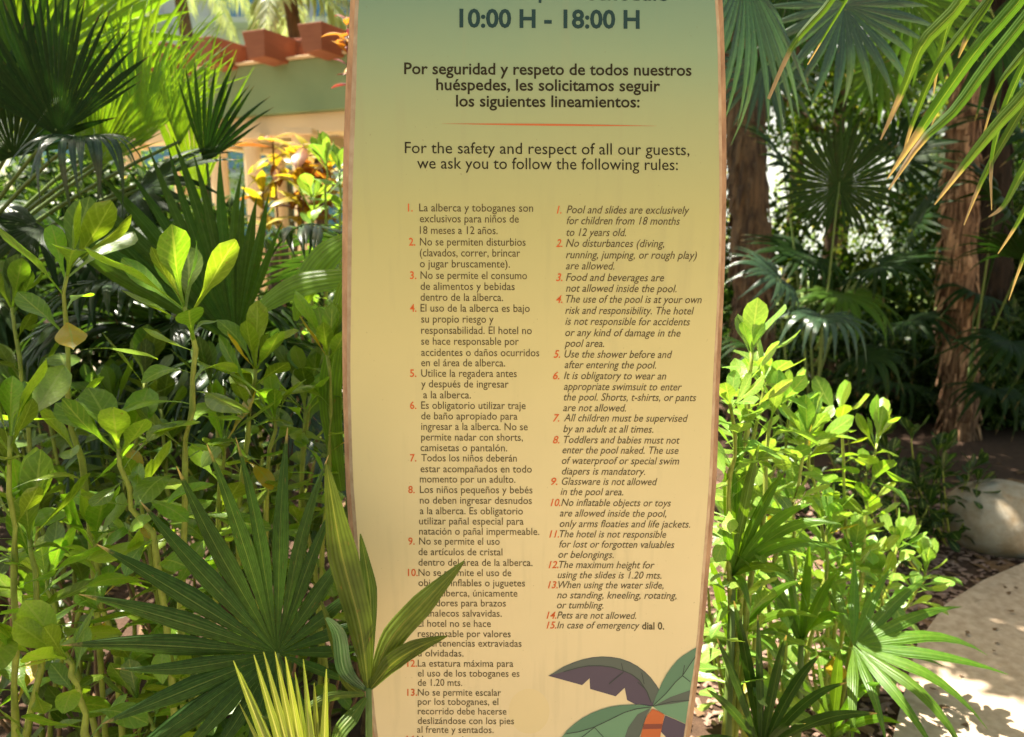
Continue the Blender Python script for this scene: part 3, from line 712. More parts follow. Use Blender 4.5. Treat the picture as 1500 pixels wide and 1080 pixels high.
flat('printed_leaf', pp(660,925, 590,960, 540,1030, 500,1150, 560,1180, 600,1080, 640,960), M['print_grey'], .0021)
line('printed_vein', pp(660,922, 590,930, 520,950, 440,990, 360,1028, 280,1052, 215,1062), 2.4, M['print_line'], .0024)
for s in (pp(362,1028, 410,1080, 430,1120), pp(362,1030, 290,1085, 260,1100)): line('printed_vein', s, 2, M['print_line'], .0024)
flat('printed_trunk', pp(668,932, 700,943, 732,962, 722,1012, 712,1060, 700,1180, 590,1180, 606,1080, 622,1012, 640,968), M['print_red'], .0026)
flat('printed_trunk', pp(622,1012, 722,1010, 716,1036, 618,1038), M['print_brown'], .0029)
#@@VEGETATION
# ------------------------------------------------------------------ trees that shade the garden and close the view
def tree(x, y, h, crowns, label, trunk_r=.12, mat='tree', bark='bark_grey', leaf=.10, lean=(0, 0), group='broadleaf trees closing the view', name='broadleaf_tree'):
    r = empty(name, (x, y, 0), label, 'tree', group)
    branch(r, [(x, y, -.05), (x+lean[0]*.3, y+lean[1]*.3, h*.35), (x+lean[0], y+lean[1], h*.75)], trunk_r, trunk_r*.55, bark, 'trunk', 10, 10)
    for i, (cx, cy_, cz, sx, sy, sz, n) in enumerate(crowns):
        branch(r, [(x+lean[0]*.6, y+lean[1]*.6, h*.5), ((x+cx)/2, (y+cy_)/2, (h*.55+cz)/2+.3), (cx, cy_, cz)], trunk_r*.45, trunk_r*.15, bark, 'limb', 6, 6, sd=i)
        crown(r, (cx, cy_, cz), (sx, sy, sz), n, leaf, mat, int(abs(x*97+y*13+i*7)) % 9999, clumps=int(18+n/160), cl_r=.30)
    return r
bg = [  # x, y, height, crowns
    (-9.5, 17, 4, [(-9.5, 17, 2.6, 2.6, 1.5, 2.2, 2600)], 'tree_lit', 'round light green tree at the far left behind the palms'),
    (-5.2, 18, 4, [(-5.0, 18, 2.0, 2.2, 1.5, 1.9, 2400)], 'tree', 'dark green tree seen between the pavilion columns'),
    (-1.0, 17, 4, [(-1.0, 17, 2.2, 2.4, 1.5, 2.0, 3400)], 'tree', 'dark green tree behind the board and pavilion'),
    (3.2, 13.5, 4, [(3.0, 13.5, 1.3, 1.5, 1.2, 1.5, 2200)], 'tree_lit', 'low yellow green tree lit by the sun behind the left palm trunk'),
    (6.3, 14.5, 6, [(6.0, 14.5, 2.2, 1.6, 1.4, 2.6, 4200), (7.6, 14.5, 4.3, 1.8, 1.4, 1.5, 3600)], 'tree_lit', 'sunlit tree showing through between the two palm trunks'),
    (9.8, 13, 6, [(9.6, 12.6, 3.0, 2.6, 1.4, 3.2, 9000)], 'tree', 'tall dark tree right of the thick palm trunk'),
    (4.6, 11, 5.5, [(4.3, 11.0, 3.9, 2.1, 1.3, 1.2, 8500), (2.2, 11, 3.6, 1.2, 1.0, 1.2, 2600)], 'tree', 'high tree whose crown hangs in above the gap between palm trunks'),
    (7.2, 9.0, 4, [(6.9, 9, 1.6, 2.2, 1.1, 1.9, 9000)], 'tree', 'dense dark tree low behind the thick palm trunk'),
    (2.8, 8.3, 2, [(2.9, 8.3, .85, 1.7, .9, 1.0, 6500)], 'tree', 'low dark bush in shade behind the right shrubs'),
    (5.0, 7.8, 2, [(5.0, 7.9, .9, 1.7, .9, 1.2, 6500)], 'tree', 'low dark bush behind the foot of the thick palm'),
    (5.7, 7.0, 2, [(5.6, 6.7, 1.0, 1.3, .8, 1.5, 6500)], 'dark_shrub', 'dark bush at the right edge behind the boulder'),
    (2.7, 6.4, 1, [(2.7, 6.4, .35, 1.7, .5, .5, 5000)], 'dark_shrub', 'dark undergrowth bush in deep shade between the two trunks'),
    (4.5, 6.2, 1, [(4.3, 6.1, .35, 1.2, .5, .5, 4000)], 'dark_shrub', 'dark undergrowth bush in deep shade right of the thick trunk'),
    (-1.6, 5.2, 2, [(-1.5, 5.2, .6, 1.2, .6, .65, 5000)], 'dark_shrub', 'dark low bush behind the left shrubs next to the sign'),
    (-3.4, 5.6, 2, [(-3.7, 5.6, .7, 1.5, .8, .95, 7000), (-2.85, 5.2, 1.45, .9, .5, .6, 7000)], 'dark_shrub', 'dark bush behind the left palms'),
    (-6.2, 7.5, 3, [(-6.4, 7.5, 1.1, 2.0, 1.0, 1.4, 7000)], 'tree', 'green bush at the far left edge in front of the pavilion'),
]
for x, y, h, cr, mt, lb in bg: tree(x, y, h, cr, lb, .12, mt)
# overhead canopy, unseen above the frame, put there to throw the shade
tree(-3.6, 3.4, 4.6, [(-2.5, 2.7, 4.4, 1.1, .8, .5, 1100), (-1.45, 1.9, 4.1, .75, .9, .45, 1000)], 'broadleaf tree overhead shading the left bed', .14, 'tree', leaf=.14)
tree(2.6, 8.4, 6, [(.9, 6.9, 5.0, 1.6, 1.5, .7, 5200), (3.0, 7.0, 5.2, 1.7, 1.7, .7, 5200), (2.2, 9.6, 5.8, 3.0, 1.5, .8, 5200), (5.6, 7.2, 5.6, 1.7, 1.5, .8, 3000)], 'tall tree overhead shading the right palms', .16, 'tree', leaf=.15)

tree(4.3, 4.4, 3.9, [(.62, 3.95, 3.6, .50, .42, .2, 2200), (1.05, 4.6, 3.6, .4, .3, .15, 1200), (.25, 3.5, 3.5, .3, .25, .12, 260)], 'small leaning tree whose branch shades the concrete path', .06, 'tree', leaf=.13)  # leaning tree added out of view to shade the path
# ------------------------------------------------------------------ right: palms with fibrous trunks
def palm_trunk(root, pts, r0, r1, mat, sd):
    n = 46; p = smoothpath(pts, n); q = random.Random(sd)
    v, f, u = tube(p, [(r0+(r1-r0)*min(1, i/(n-1)*1.3))*(1+.07*math.sin(i*1.9)+.05*q.uniform(-1, 1)) for i in range(n)], 18, wob=.16, sd=sd)
    loc_mesh('trunk', v, f, M[mat], root, u)
    # old leaf bases and hanging fibres
    V, Fc = [], []
    for k in range(420):
        t = q.random(); x = t*(n-1); i = min(int(x), n-2); c = p[i].lerp(p[i+1], x-i); an = q.uniform(0, 6.28)
        rr = (r0+(r1-r0)*min(1, t*1.3)); o = Vector((math.cos(an), math.sin(an), 0)); s = Vector((-o.y, o.x, 0))
        l = q.uniform(.06, .20); w = q.uniform(.008, .028); b = len(V)
        a = c+o*(rr*1.00); V += [a-s*w, a+s*w, a+o*.03+s*w*.6-Vector((0, 0, l)), a+o*.035-s*w*.4-Vector((0, 0, l*1.1)), a+o*.022-Vector((0, 0, l*.4))]
        Fc += [(b, b+1, b+4), (b+1, b+2, b+4), (b+2, b+3, b+4), (b+3, b, b+4)]
    loc_mesh('bark_fibre', V, Fc, M['fibre' if mat == 'bark' else mat], root, smooth=False)['kind'] = 'stuff'
    return p
pt = empty('fan_palm', G(1408, 640), 'thick trunked palm with reddish fibrous bark right of the sign', 'palm tree')
b_ = pt.location
tp = palm_trunk(pt, [b_+Vector((0, 0, -.05)), P(1404, 500, b_.y), P(1406, 300, b_.y), P(1414, 100, b_.y), P(1418, -60, b_.y), P(1424, -330, b_.y)], .135, .095, 'bark', 3)
pt2 = empty('fan_palm', (P(1100, 300, 5.6).x, 5.6, 0), 'slimmer dark trunked palm just beside the right edge of the sign', 'palm tree')
tp2 = palm_trunk(pt2, [Vector((P(1112, 300, 5.6).x, 5.6, -.05)), P(1104, 470, 5.6), P(1094, 250, 5.6), P(1080, 60, 5.6), P(1068, -200, 5.6)], .15, .12, 'bark_grey', 4)
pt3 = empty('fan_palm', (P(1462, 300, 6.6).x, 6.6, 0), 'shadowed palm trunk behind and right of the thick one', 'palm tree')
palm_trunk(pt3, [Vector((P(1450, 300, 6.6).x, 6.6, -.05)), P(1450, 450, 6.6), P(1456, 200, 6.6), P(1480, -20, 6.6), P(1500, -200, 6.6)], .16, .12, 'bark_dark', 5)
# crowns of these palms (above the frame), with fronds that hang into it
def crown_fronds(root, top, n, L, mat, sd, hang=(-.5, .9), stalk=.8, size=1, joined=True, spread=250, droop=.5):
    q = random.Random(sd)
    for i in range(n):
        az = i*2.4+q.uniform(-.3, .3); el = q.uniform(*hang)
        d = Vector((math.cos(az)*math.cos(el), math.sin(az)*math.cos(el), math.sin(el)))
        hub = Vector(top)+d*stalk*q.uniform(.8, 1.2)
        nn = Vector((0, 0, 1))+d*.3+Vector((q.uniform(-.4, .4), q.uniform(-.4, .4), 0))
        fan(root, hub, d+Vector((0, 0, -.25)), nn, L*q.uniform(.85, 1.1), 20, spread, .5, droop, mat, base=top, joined=joined, sd=sd*50+i)
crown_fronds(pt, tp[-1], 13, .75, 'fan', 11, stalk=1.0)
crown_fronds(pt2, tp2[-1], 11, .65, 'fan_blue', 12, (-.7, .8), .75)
crown_fronds(pt3, P(1500, -200, 6.6), 10, .7, 'fan_shaded', 13, stalk=.9)
# small fan palms of the dark middle: hub in the photo, direction, size
def fpalm(x, y, label, group=None):
    return empty('fan_palm', (x, y, 0), label, 'palm tree', group)
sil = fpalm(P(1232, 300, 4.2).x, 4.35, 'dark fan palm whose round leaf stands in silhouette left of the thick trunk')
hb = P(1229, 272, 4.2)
fan(sil, hb, (-.05, -.1, 1), (.1, -1, .15), .38, 44, 335, .62, .08, 'fan_shaded', base=(sil.location.x, 4.35, .2), sd=21, cone=.1)
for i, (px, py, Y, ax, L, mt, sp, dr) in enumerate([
    (1150, 250, 4.7, (-.5, -.3, .5), .42, 'fan_shaded', 240, .4), (1310, 230, 4.9, (.7, -.2, .6), .45, 'fan_shaded', 240, .4),
    (1180, 370, 4.6, (-.7, -.5, -.1), .42, 'fan_shaded', 230, .6), (1290, 390, 4.5, (.5, -.7, .1), .45, 'fan_shaded', 240, .5),
    (1235, 430, 4.3, (.1, -.8, -.3), .42, 'fan', 230, .7), (1340, 330, 4.8, (.2, -.5, .7), .42, 'fan_shaded', 230, .5)]):
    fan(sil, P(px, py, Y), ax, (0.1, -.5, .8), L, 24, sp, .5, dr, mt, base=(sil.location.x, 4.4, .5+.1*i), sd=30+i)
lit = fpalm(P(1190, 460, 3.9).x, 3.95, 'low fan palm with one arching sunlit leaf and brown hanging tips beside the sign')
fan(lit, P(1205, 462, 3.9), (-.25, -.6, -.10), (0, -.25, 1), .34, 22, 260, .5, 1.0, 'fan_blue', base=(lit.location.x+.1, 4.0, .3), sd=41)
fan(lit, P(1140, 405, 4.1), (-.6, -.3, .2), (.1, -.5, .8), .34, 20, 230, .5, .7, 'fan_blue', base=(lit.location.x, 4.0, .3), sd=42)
fan(lit, P(1265, 520, 4.0), (.6, -.5, -.1), (0, -.4, 1), .32, 20, 230, .5, .9, 'fan_shaded', base=(lit.location.x, 4.0, .3), sd=43)
fan(lit, P(1110, 520, 4.0), (-.5, -.5, .3), (0, -.4, 1), .32, 20, 230, .5, .7, 'fan_shaded', base=(lit.location.x, 4.0, .3), sd=44)
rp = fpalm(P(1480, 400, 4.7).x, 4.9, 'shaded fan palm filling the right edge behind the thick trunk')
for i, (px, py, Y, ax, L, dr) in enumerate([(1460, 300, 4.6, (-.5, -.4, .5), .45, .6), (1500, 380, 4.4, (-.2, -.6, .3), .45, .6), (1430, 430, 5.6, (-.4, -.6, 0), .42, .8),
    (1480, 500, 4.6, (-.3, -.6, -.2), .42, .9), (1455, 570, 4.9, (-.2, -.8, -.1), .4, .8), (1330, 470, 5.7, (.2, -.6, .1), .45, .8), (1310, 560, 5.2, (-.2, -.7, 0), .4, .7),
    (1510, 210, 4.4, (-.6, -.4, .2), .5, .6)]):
    fan(rp, P(px, py, Y), ax, (0.0, -.6, .8), L, 22, 240, .5, dr, 'fan_shaded', base=(rp.location.x, 5.0, .4+.08*i), sd=50+i, joined=False if i < 4 else True)
# teal hanging fans, upper middle right
tl = fpalm(P(1240, 0, 3.0).x+.5, 3.6, 'bluish fan palm with leaves hanging from the top edge right of the sign')
for i, (px, py, Y, ax, nn, L, dr, mt, spd) in enumerate([
    (1237, 8, 2.6, (.02, -.15, -1), (0, -1, .35), .34, .35, 'fan_blue', 250), (1092, -45, 2.3, (.0, -.1, -1), (.5, -1, .2), .48, .3, 'fan_blue', 90),
    (1330, -10, 3.3, (.1, -.1, -1), (0, -1, .2), .42, .25, 'fan', 250), (1160, -20, 3.0, (-.1, -.1, -1), (0, -1, .2), .40, .25, 'fan_shaded', 230),
    (1120, 90, 4.0, (-.2, -.2, -.9), (0, -1, .3), .40, .2, 'fan_blue', 200), (1455, 20, 3.6, (.2, -.1, -1), (0, -1, .2), .5, .3, 'fan_shaded', 240),
    (1290, 90, 4.6, (.1, -.1, -1), (0, -1, .2), .42, .3, 'fan', 240)]):
    fan(tl, P(px, py, Y), ax, nn, L, 15 if spd < 200 else 22, spd, .48, dr, mt, base=(tl.location.x, 3.6, 3.2), sd=60+i, pr=.006)
branch(tl, [(tl.location.x+1.6, 3.9, -.02), (tl.location.x+1.3, 3.8, 1.6), (tl.location.x+.4, 3.65, 3.1)], .07, .05, 'bark_grey', 'trunk', 10, 9)
# foreground leaves with brown tips (upper right)
fg = fpalm(P(1700, 0, 1.7).x+.3, 1.9, 'near palm leaf at the upper right with long green segments ending in brown tips')
fh = P(1610, -170, 1.35)
branch(fg, [(fg.location.x+.2, 2.0, -.02), (fg.location.x+.1, 1.95, 1.2), (fg.location.x, 1.9, 2.4)], .06, .05, 'bark_grey', 'trunk', 8, 9)
v, f, u = tube(bez((fg.location.x, 1.9, 2.35), P(1720, -260, 1.6), fh, 8), [.008]*8, 7)
frd = loc_mesh('frond', v, f, M['petiole'], fg, u)
FG = [ # px path, half widths px, depth
    ([(1480, -120), (1411, 0), (1354, 62), (1325, 130), (1290, 205)], [6, 13, 12, 8, 1.5], 1.15),
    ([(1560, -110), (1500, -8), (1440, 62), (1380, 145), (1345, 197), (1300, 262)], [8, 13, 13, 12, 9, 1.2], 1.2),
    ([(1580, -90), (1515, 10), (1450, 92), (1400, 160), (1352, 205), (1302, 278)], [8, 12, 12, 10, 7, 1.2], 1.17),
    ([(1470, -90), (1400, 15), (1380, 70), (1368, 137)], [4, 9, 7, 1.5], 1.25),
    ([(1500, -100), (1452, -5), (1425, 38), (1404, 85)], [5, 9, 8, 1.5], 1.22),
    ([(1600, -60), (1530, 100), (1460, 185), (1415, 240), (1369, 300)], [6, 13, 12, 8, 1.2], 1.12),
    ([(1600, -60), (1520, 60), (1478, 145), (1455, 230), (1453, 308)], [6, 8, 8, 7, 1.2], 1.2),
    ([(1620, 40), (1560, 160), (1500, 250), (1472, 300), (1448, 318)], [6, 12, 9, 5, 1.0], 1.1),
    ([(1620, -20), (1560, 60), (1505, 130), (1470, 160), (1455, 196)], [6, 10, 8, 5, 1.0], 1.2),
    ([(1300, -120), (1218, 0), (1190, 32), (1160, 70), (1126, 145)], [6, 7, 7, 5, 3.0], 1.2),
    ([(1290, -90), (1240, 0), (1216, 40), (1183, 95)], [3, 3, 2.4, 1.0], 1.25),
    ([(1640, 60), (1560, 200), (1512, 290), (1490, 330), (1462, 372)], [6, 10, 8, 5, 1.0], 1.15),
    ([(1520, -90), (1440, 10), (1375, 95), (1338, 180), (1322, 232)], [5, 8, 8, 5, 1.0], 1.22), ([(1620, -30), (1550, 75), (1480, 190), (1440, 262), (1412, 330)], [5, 9, 8, 5, 1.0], 1.2), ([(1650, 120), (1580, 230), (1530, 320), (1500, 380), (1478, 440)], [5, 8, 8, 5, 1.0], 1.2),
    ([(1560, -100), (1475, 20), (1425, 80), (1395, 120), (1362, 190)], [5, 8, 6, 4, 1.0], 1.27),
    ([(1600, -80), (1540, 30), (1490, 90), (1462, 130), (1436, 215)], [5, 8, 7, 4, 1.0], 1.25)]
for pts, w, Y in FG:
    blade('leaflet', [P(x, y, Y) for x, y in pts], [a/F*Y*.74 for a in w], M['fan_tip'], frd, fold=.35, normal=Vector((.2, -1, .35)), twist=rnd.uniform(-.3, .3))

# ------------------------------------------------------------------ right: sunlit shrubs beside the sign
def shrub(px, py, Y, stems, mat, L, label, sd, n_side=12, n_top=7, group=None, rad=.006, name='leafy_shrub', **kw):
    """stems: list of pixel paths (bottom to top) with the depth offset"""
    b = P(px, py, Y); b.z = 0
    r = empty(name, b, label, 'shrub', group)
    for i, (pts, dy) in enumerate(stems):
        path = [P(x, y, Y+dy*(k/(len(pts)-1))) for k, (x, y) in enumerate(pts)]
        if path[0].z > .12: path = [Vector((b.x+(path[0].x-b.x)*.5, b.y, max(0, path[0].z-.45)))]+path
        shrub_stem_leaves(r, path, M[mat], int(n_side*(1.6 if b.x < 0 else 2.2)), n_top+1, L*(1.42 if b.x < 0 else 1.38), sd*10+i, rad=rad, **kw)
    return r
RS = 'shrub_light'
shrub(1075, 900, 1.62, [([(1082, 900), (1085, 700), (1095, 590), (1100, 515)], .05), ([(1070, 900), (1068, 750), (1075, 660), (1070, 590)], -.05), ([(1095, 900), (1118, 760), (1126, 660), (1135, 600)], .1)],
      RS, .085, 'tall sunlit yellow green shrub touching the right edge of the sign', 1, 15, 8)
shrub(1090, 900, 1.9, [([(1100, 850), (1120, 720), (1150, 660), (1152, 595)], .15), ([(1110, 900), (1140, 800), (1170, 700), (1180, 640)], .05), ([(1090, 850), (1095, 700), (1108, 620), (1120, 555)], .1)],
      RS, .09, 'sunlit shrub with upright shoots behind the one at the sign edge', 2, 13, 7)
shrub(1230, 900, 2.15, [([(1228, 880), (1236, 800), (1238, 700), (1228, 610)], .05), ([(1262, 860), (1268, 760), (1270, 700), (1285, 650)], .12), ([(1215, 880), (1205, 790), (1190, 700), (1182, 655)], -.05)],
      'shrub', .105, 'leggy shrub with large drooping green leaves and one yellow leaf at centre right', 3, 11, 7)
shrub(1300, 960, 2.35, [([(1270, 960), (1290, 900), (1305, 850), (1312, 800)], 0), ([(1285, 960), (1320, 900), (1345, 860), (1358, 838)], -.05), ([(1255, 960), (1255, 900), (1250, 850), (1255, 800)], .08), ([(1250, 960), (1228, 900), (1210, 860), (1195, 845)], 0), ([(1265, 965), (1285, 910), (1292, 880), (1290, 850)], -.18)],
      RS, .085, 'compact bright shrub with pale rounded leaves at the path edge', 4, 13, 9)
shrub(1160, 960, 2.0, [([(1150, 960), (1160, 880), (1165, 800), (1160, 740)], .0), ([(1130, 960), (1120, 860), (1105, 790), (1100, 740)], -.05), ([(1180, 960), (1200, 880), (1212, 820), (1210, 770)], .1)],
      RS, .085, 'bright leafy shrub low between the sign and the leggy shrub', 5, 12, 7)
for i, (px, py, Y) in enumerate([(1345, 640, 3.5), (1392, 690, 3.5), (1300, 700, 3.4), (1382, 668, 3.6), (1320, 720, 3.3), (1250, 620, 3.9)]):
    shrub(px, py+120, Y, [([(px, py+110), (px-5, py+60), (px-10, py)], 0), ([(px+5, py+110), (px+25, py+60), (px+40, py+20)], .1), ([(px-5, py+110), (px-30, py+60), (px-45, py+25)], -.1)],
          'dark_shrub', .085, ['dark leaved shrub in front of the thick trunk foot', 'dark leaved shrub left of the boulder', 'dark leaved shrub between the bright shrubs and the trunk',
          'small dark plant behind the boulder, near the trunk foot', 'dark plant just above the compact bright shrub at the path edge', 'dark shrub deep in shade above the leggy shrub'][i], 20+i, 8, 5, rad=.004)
# strap leaved palms at lower right
def rhapis(x, y, fronds, label, mat='fan_tip2', sd=0):
    r = empty('lady_palm', (x, y, 0), label, 'palm plant')
    for i, (px, py, Y, ax, nn, L, n, spd, dr) in enumerate(fronds):
        fan(r, P(px, py, Y), ax, nn, L, n, spd, .33, dr, mat, base=(x+.02*i-.04, y, .15), sd=sd*20+i, pr=.004, cone=.2)
    return r
def strap_plant(base, leaves, label, mat, sd, cat='plant', name='strap_leaved_plant'):
    """tuft of long arching leaves: (tip px, tip py, tip depth, half width px, lift)"""
    r = empty(name, (base[0], base[1], 0), label, cat); q = random.Random(sd); hv0 = Vector((base[0], base[1], base[2]))
    v, f, u = tube([(base[0], base[1], -.02), (base[0]+.01, base[1], base[2]*.5), hv0], [.016, .012, .008], 8)
    loc_mesh('stem', v, f, M['petiole'], r, u)
    for px, py, Y, w, lift in leaves:
        t = P(px, py, Y); mid = hv0.lerp(t, .55)+Vector((0, 0, lift)); k = w/F*Y
        blade('leaf', bez(hv0, hv0.lerp(mid, .9)+Vector((0, 0, lift*.4)), t, 6), [k*.35, k*.8, k, k*.95, k*.6, .0008], M[mat], r,
              normal=Vector((q.uniform(-.5, .5), -.7, .7)), fold=q.uniform(.2, .45), n=13, twist=q.uniform(-.5, .5))
    return r
strap_plant((P(1080, 800, 1.6).x, 1.62, P(1080, 850, 1.6).z), [(1062, 690, 1.6, 9, .04), (1085, 620, 1.62, 9, .03), (1112, 650, 1.55, 9, .04), (1150, 690, 1.55, 9, .05), (1190, 738, 1.5, 9, .06), (1232, 768, 1.5, 8, .08), (1205, 800, 1.5, 8, .07),
    (1245, 812, 1.55, 7, .08), (1165, 850, 1.5, 8, .05), (1060, 760, 1.55, 8, .02), (1130, 720, 1.68, 8, .03), (1100, 900, 1.5, 8, .05)], 'tuft of long arching green strap leaves beside the lower right edge of the sign', 'fan_tip2', 1)
strap_plant((P(1120, 1150, 1.55).x, 1.58, P(1120, 1150, 1.55).z+.06), [(1050, 935, 1.5, 9, .03), (1075, 880, 1.55, 9, .03), (1110, 900, 1.5, 9, .04), (1152, 930, 1.5, 9, .04), (1200, 960, 1.5, 9, .05), (1285, 1045, 1.45, 10, .05), (1240, 1000, 1.5, 8, .06), (1035, 1010, 1.45, 8, .03), (1020, 1080, 1.4, 8, .02), (1180, 1060, 1.4, 8, .04)],
    'dark glossy strap leaved tuft at the bottom edge right of the sign', 'fan_near', 2)
strap_plant((P(1180, 1000, 1.9).x, 1.95, P(1180, 960, 1.9).z), [(1100, 800, 1.8, 8, .05), (1140, 770, 1.85, 8, .05), (1185, 790, 1.8, 8, .04), (1225, 840, 1.8, 8, .05), (1240, 900, 1.75, 8, .06), (1120, 860, 1.8, 8, .05), (1105, 930, 1.8, 7, .04)],
    'smaller tuft of strap leaves in the middle of the right bed', 'fan_tip2', 3)
strap_plant((P(1075, 1000, 1.75).x, 1.8, P(1075, 960, 1.75).z), [(1040, 820, 1.7, 9, .03), (1085, 790, 1.7, 9, .03), (1130, 810, 1.65, 9, .05), (1175, 850, 1.65, 9, .06), (1200, 905, 1.6, 8, .07), (1055, 880, 1.6, 8, .03), (1140, 960, 1.6, 8, .06), (1030, 940, 1.6, 8, .02), (1105, 1020, 1.55, 8, .05)],
    'bright strap leaved tuft half way down the right edge of the sign', 'fan_tip2', 4)
strap_plant((P(1220, 1120, 1.7).x, 1.72, P(1220, 1090, 1.7).z), [(1150, 960, 1.65, 9, .04), (1190, 930, 1.65, 9, .04), (1230, 950, 1.6, 9, .05), (1290, 1000, 1.6, 9, .06), (1320, 1060, 1.55, 8, .05), (1130, 1040, 1.6, 8, .04), (1260, 1075, 1.5, 8, .04), (1170, 1010, 1.55, 8, .04)],
    'strap leaved tuft on the mulch at the bottom edge near the path', 'fan_tip2', 5)
s2 = P(1245, 1010, 2.0)
rhapis(s2.x, 1.95, [(1250, 945, 1.75, (1, -.25, .05), (0, -.45, .9), .34, 12, 200, .45), (1262, 950, 1.8, (.6, .5, .3), (0, -.4, .9), .24, 7, 120, .4)],
    'low fan palm reaching its fingers out over the concrete path', sd=2)

# boulder
bmm = bmesh.new(); bmesh.ops.create_icosphere(bmm, subdivisions=4, radius=1)
q = random.Random(3)
from mathutils import noise as mn
bc = G(1460, 800); rad_ = .235
for v in bmm.verts:
    d = v.co.copy(); k = 1+.07*mn.noise(d*1.3)+.02*mn.noise(d*5)
    v.co = Vector((d.x*rad_*1.15*k, d.y*rad_*k, d.z*rad_*.86*k+rad_*.62))
me = bpy.data.meshes.new('boulder'); bmm.to_mesh(me); me.materials.append(M['stone']); me.polygons.foreach_set('use_smooth', [True]*len(me.polygons))
bo = bpy.data.objects.new('boulder', me); C.objects.link(bo); bo.location = bc
tag(bo, 'smooth pale rounded boulder with tan base beside the path at right', 'boulder')
# mulch and fallen bits
def chips(name, region, count, size, mat, label, sd):
    q = np.random.RandomState(sd); pts = []
    while len(pts) < count:
        x, y = q.uniform(region[0], region[2]), q.uniform(region[1], region[3])
        if x > 0 and y < 2.4+.6*(x-1.3) and x > 1.02+.22*(y-1.8) : 
            if x > 1.15 and y < 1.8+.9*(x-1.1): continue
        pts.append((x, y, .008))
    p = np.array(pts); n = count
    s = size*(.4+q.rand(n)[:, None]); an = q.rand(n)*6.28; c_, s_ = np.cos(an), np.sin(an); w = s*.38; h = s*.22
    X = np.stack([c_, s_, np.zeros(n)], 1); Yv = np.stack([-s_, c_, q.uniform(-.4, .4, n)], 1); Z = np.stack([q.uniform(-.5, .5, n), q.uniform(-.5, .5, n), np.ones(n)], 1)
    V = np.stack([p-X*s-Yv*w, p+X*s-Yv*w*.6, p+X*s*.8+Yv*w, p-X*s*.7+Yv*w, p+Z*h], 1).reshape(-1, 3)
    i = np.arange(n)*5
    Fc = np.stack([np.stack([i+a, i+b, i+4], 1) for a, b in ((0, 1), (1, 2), (2, 3), (3, 0))], 1).reshape(-1, 3)
    me = fastmesh(name, V, Fc, np.tile(np.array([(.5, .5)]*5), (n, 1)), np.repeat(q.rand(n), 5), mat)
    me.polygons.foreach_set('use_smooth', [False]*len(me.polygons))
    o = bpy.data.objects.new(name, me); C.objects.link(o); tag(o, label, None, None, 'stuff')
chips('mulch_chips', (.25, 1.2, 2.6, 4.6), 5200, .022, M['mulch'], 'pinkish brown wood chip mulch in the right bed', 5)
chips('fallen_leaves', (-2.6, 1.0, 3.5, 5.0), 1500, .04, M['litter'], 'dry brown fallen leaves and litter on the soil', 6)

q = random.Random(9)
for k in range(26):     # single dead leaves lying on the path
    px, py = q.uniform(1340, 1500), q.uniform(850, 1075)
    p = G(px, py, .043); a = q.uniform(0, 6.28)
    if px < 1345+(1075-py)*.2: continue
    o = link('fallen_leaf', unit(('dl', k % 4), lambda: shrub_leaf(k % 4), M['litter'], 'fallen_leaf'), None, frame(p+Vector((0, 0, .004)), (math.cos(a), math.sin(a), 0), (q.uniform(-.2, .2), q.uniform(-.2, .2), 1), q.uniform(.025, .06)))
    tag(o, 'small dry brown leaf lying on the concrete path', 'fallen leaf', 'dry leaves on the path')
